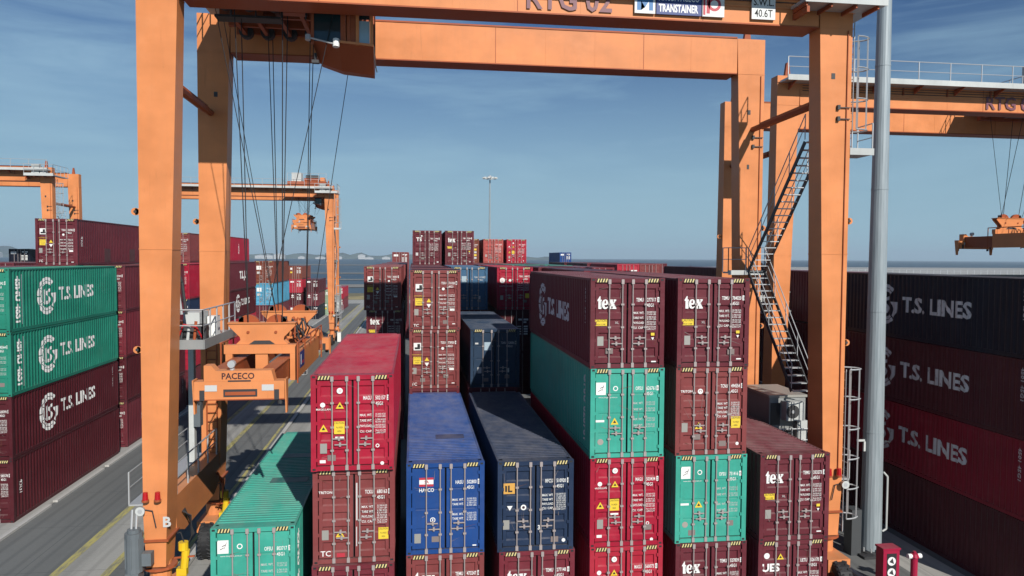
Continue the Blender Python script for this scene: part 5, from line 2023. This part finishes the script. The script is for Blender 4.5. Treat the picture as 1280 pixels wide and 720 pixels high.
stack(LX0 - 0.1, 100.0, [
    ('wine', 'far:bare', 'wine red container lowest behind the hanging ropes'), ('maroon', 'far:bare', 'maroon container under the light blue one'),
    ('light_blue', 'blocks', 'light blue container seen through the hanging ropes'),
    ('rust_brown', 'blocks', 'rust brown container on top of the light blue one')], GL)
# small stacks near the far end of the lane
for x, y, n, cols, nm in ((-25.0, 146, 4, ('maroon', 'wine', 'maroon', 'dark_maroon'), 'shaded'), (-22.6, 147.5, 4, ('wine', 'dark_maroon', 'bright_red', 'rust_brown'), 'red and brown'),
                          (-19.4, 147, 3, ('black_blue', 'maroon', 'dark_maroon'), 'dark'), (-20.4, 162, 2, ('bright_red', 'bright_red'), 'bright red'),
                          (-17.3, 158, 2, ('grey_green', 'grey_green'), 'pale green'), (-17.0, 173, 2, ('wine', 'red'), 'crimson')):
    for k in range(n):
        far_container(x, y, k * 2.591, cols[k], ('sticker', 'disc', 'logo')[k % 3], 'lane end container, %s in the small distant %s stack' % (('lowest', 'second from the ground', 'third from the ground', 'topmost')[k], nm), GL, 2.591)
far_container(-49, 100, 4 * 2.591, 'black_blue', 'logo', 'small dark container at the edge, left of the raised maroon one', GL, 2.591)
for k in range(3):
    far_container(-32 - 2.88 * k, 62, 3 * CH, ('maroon', 'brown_red', 'wine')[k], 'bare', 'maroon roofs behind the green pair, %s' % ('nearest the lane', 'between two others', 'farthest from the lane')[k], GL)

# right of the lamp mast
RX0 = 21.6 + HW
stack(RX0, 22.7, [  # wall given darker paints that put its shade into the colour
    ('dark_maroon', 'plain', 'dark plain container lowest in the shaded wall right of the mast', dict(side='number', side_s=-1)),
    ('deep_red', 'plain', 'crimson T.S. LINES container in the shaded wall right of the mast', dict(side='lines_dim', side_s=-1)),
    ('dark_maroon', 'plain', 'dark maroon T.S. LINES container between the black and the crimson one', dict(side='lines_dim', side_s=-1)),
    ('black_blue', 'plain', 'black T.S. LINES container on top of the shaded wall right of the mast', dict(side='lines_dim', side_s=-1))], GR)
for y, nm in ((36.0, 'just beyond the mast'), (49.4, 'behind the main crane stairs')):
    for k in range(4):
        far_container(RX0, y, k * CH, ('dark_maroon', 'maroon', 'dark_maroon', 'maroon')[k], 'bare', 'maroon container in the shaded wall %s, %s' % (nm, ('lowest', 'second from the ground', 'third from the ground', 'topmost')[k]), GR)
far_container(RX0, 76.3, 3 * CH, 'bright_red', 'disc', 'pinkish red container front peeping over the tex roofs', GR)
far_container(RX0 + 2.88, 77.5, 3 * CH, 'brown_red', 'bare', 'brown container front just right of the pinkish red one', GR)
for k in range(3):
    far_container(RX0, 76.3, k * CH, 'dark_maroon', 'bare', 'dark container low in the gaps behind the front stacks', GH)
for q, (i, y) in enumerate(((0, 90), (1, 91), (2, 90.5), (3, 92), (0, 104), (1, 104), (2, 105))):
    far_container(RX0 + 2.88 * i, y, 3 * CH, ('maroon', 'dark_maroon', 'wine')[q % 3], 'bare', 'distant maroon container roof strip below the sea horizon', 'roof strips below the sea horizon')
far_container(31.4, 150, 10.8, 'blue', 'logo', 'small blue container alone on top, against the sea horizon', GR, 2.591)

# lattice twistlock bins on the lane beside the spreader's shadow
for q, (x, y, nm) in enumerate(((-11.4, 78.0, 'nearer of the two, by the crimson roof edge'), (-12.2, 91.0, 'farther of the two, towards the far crane leg'))):
    t = thing('twistlock_bin', (x, y, 0), 'small round wire bin on the lane, ' + nm, 'bin', 'wire bins on the lane')
    b = MB()
    for z in (0.06, 0.45, 0.85):
        b.path([(0.6 * math.cos(a * math.pi / 6), 0.6 * math.sin(a * math.pi / 6), z) for a in range(13)], 0.035, STEEL, 5)
    for a in range(12):
        b.tube((0.6 * math.cos(a * math.pi / 6), 0.6 * math.sin(a * math.pi / 6), 0.05), (0.6 * math.cos(a * math.pi / 6), 0.6 * math.sin(a * math.pi / 6), 0.86), 0.025, STEEL, 5)
    b.build('wire_cage', t)
    b = MB()
    b.tube((0, 0, 0.02), (0, 0, 0.32), 0.52, DARK, 12)
    b.build('twistlocks', t)
# ------------------------------------------------------------------ marine haze
b = MB()
HZM = bpy.data.materials.new('haze_air')
HZM.use_nodes = True
ht = HZM.node_tree
ht.nodes.clear()
ho = ht.nodes.new('ShaderNodeOutputMaterial')
hv = ht.nodes.new('ShaderNodeVolumePrincipled')
hv.inputs['Color'].default_value = (0.66, 0.84, 1.0, 1)
hv.inputs['Density'].default_value = 0.00010
ht.links.new(hv.outputs['Volume'], ho.inputs['Volume'])
b.box(-9100, 12100, -70, 16100, -2.0, 185, HZM)
tag(b.build('haze'), kind='stuff')
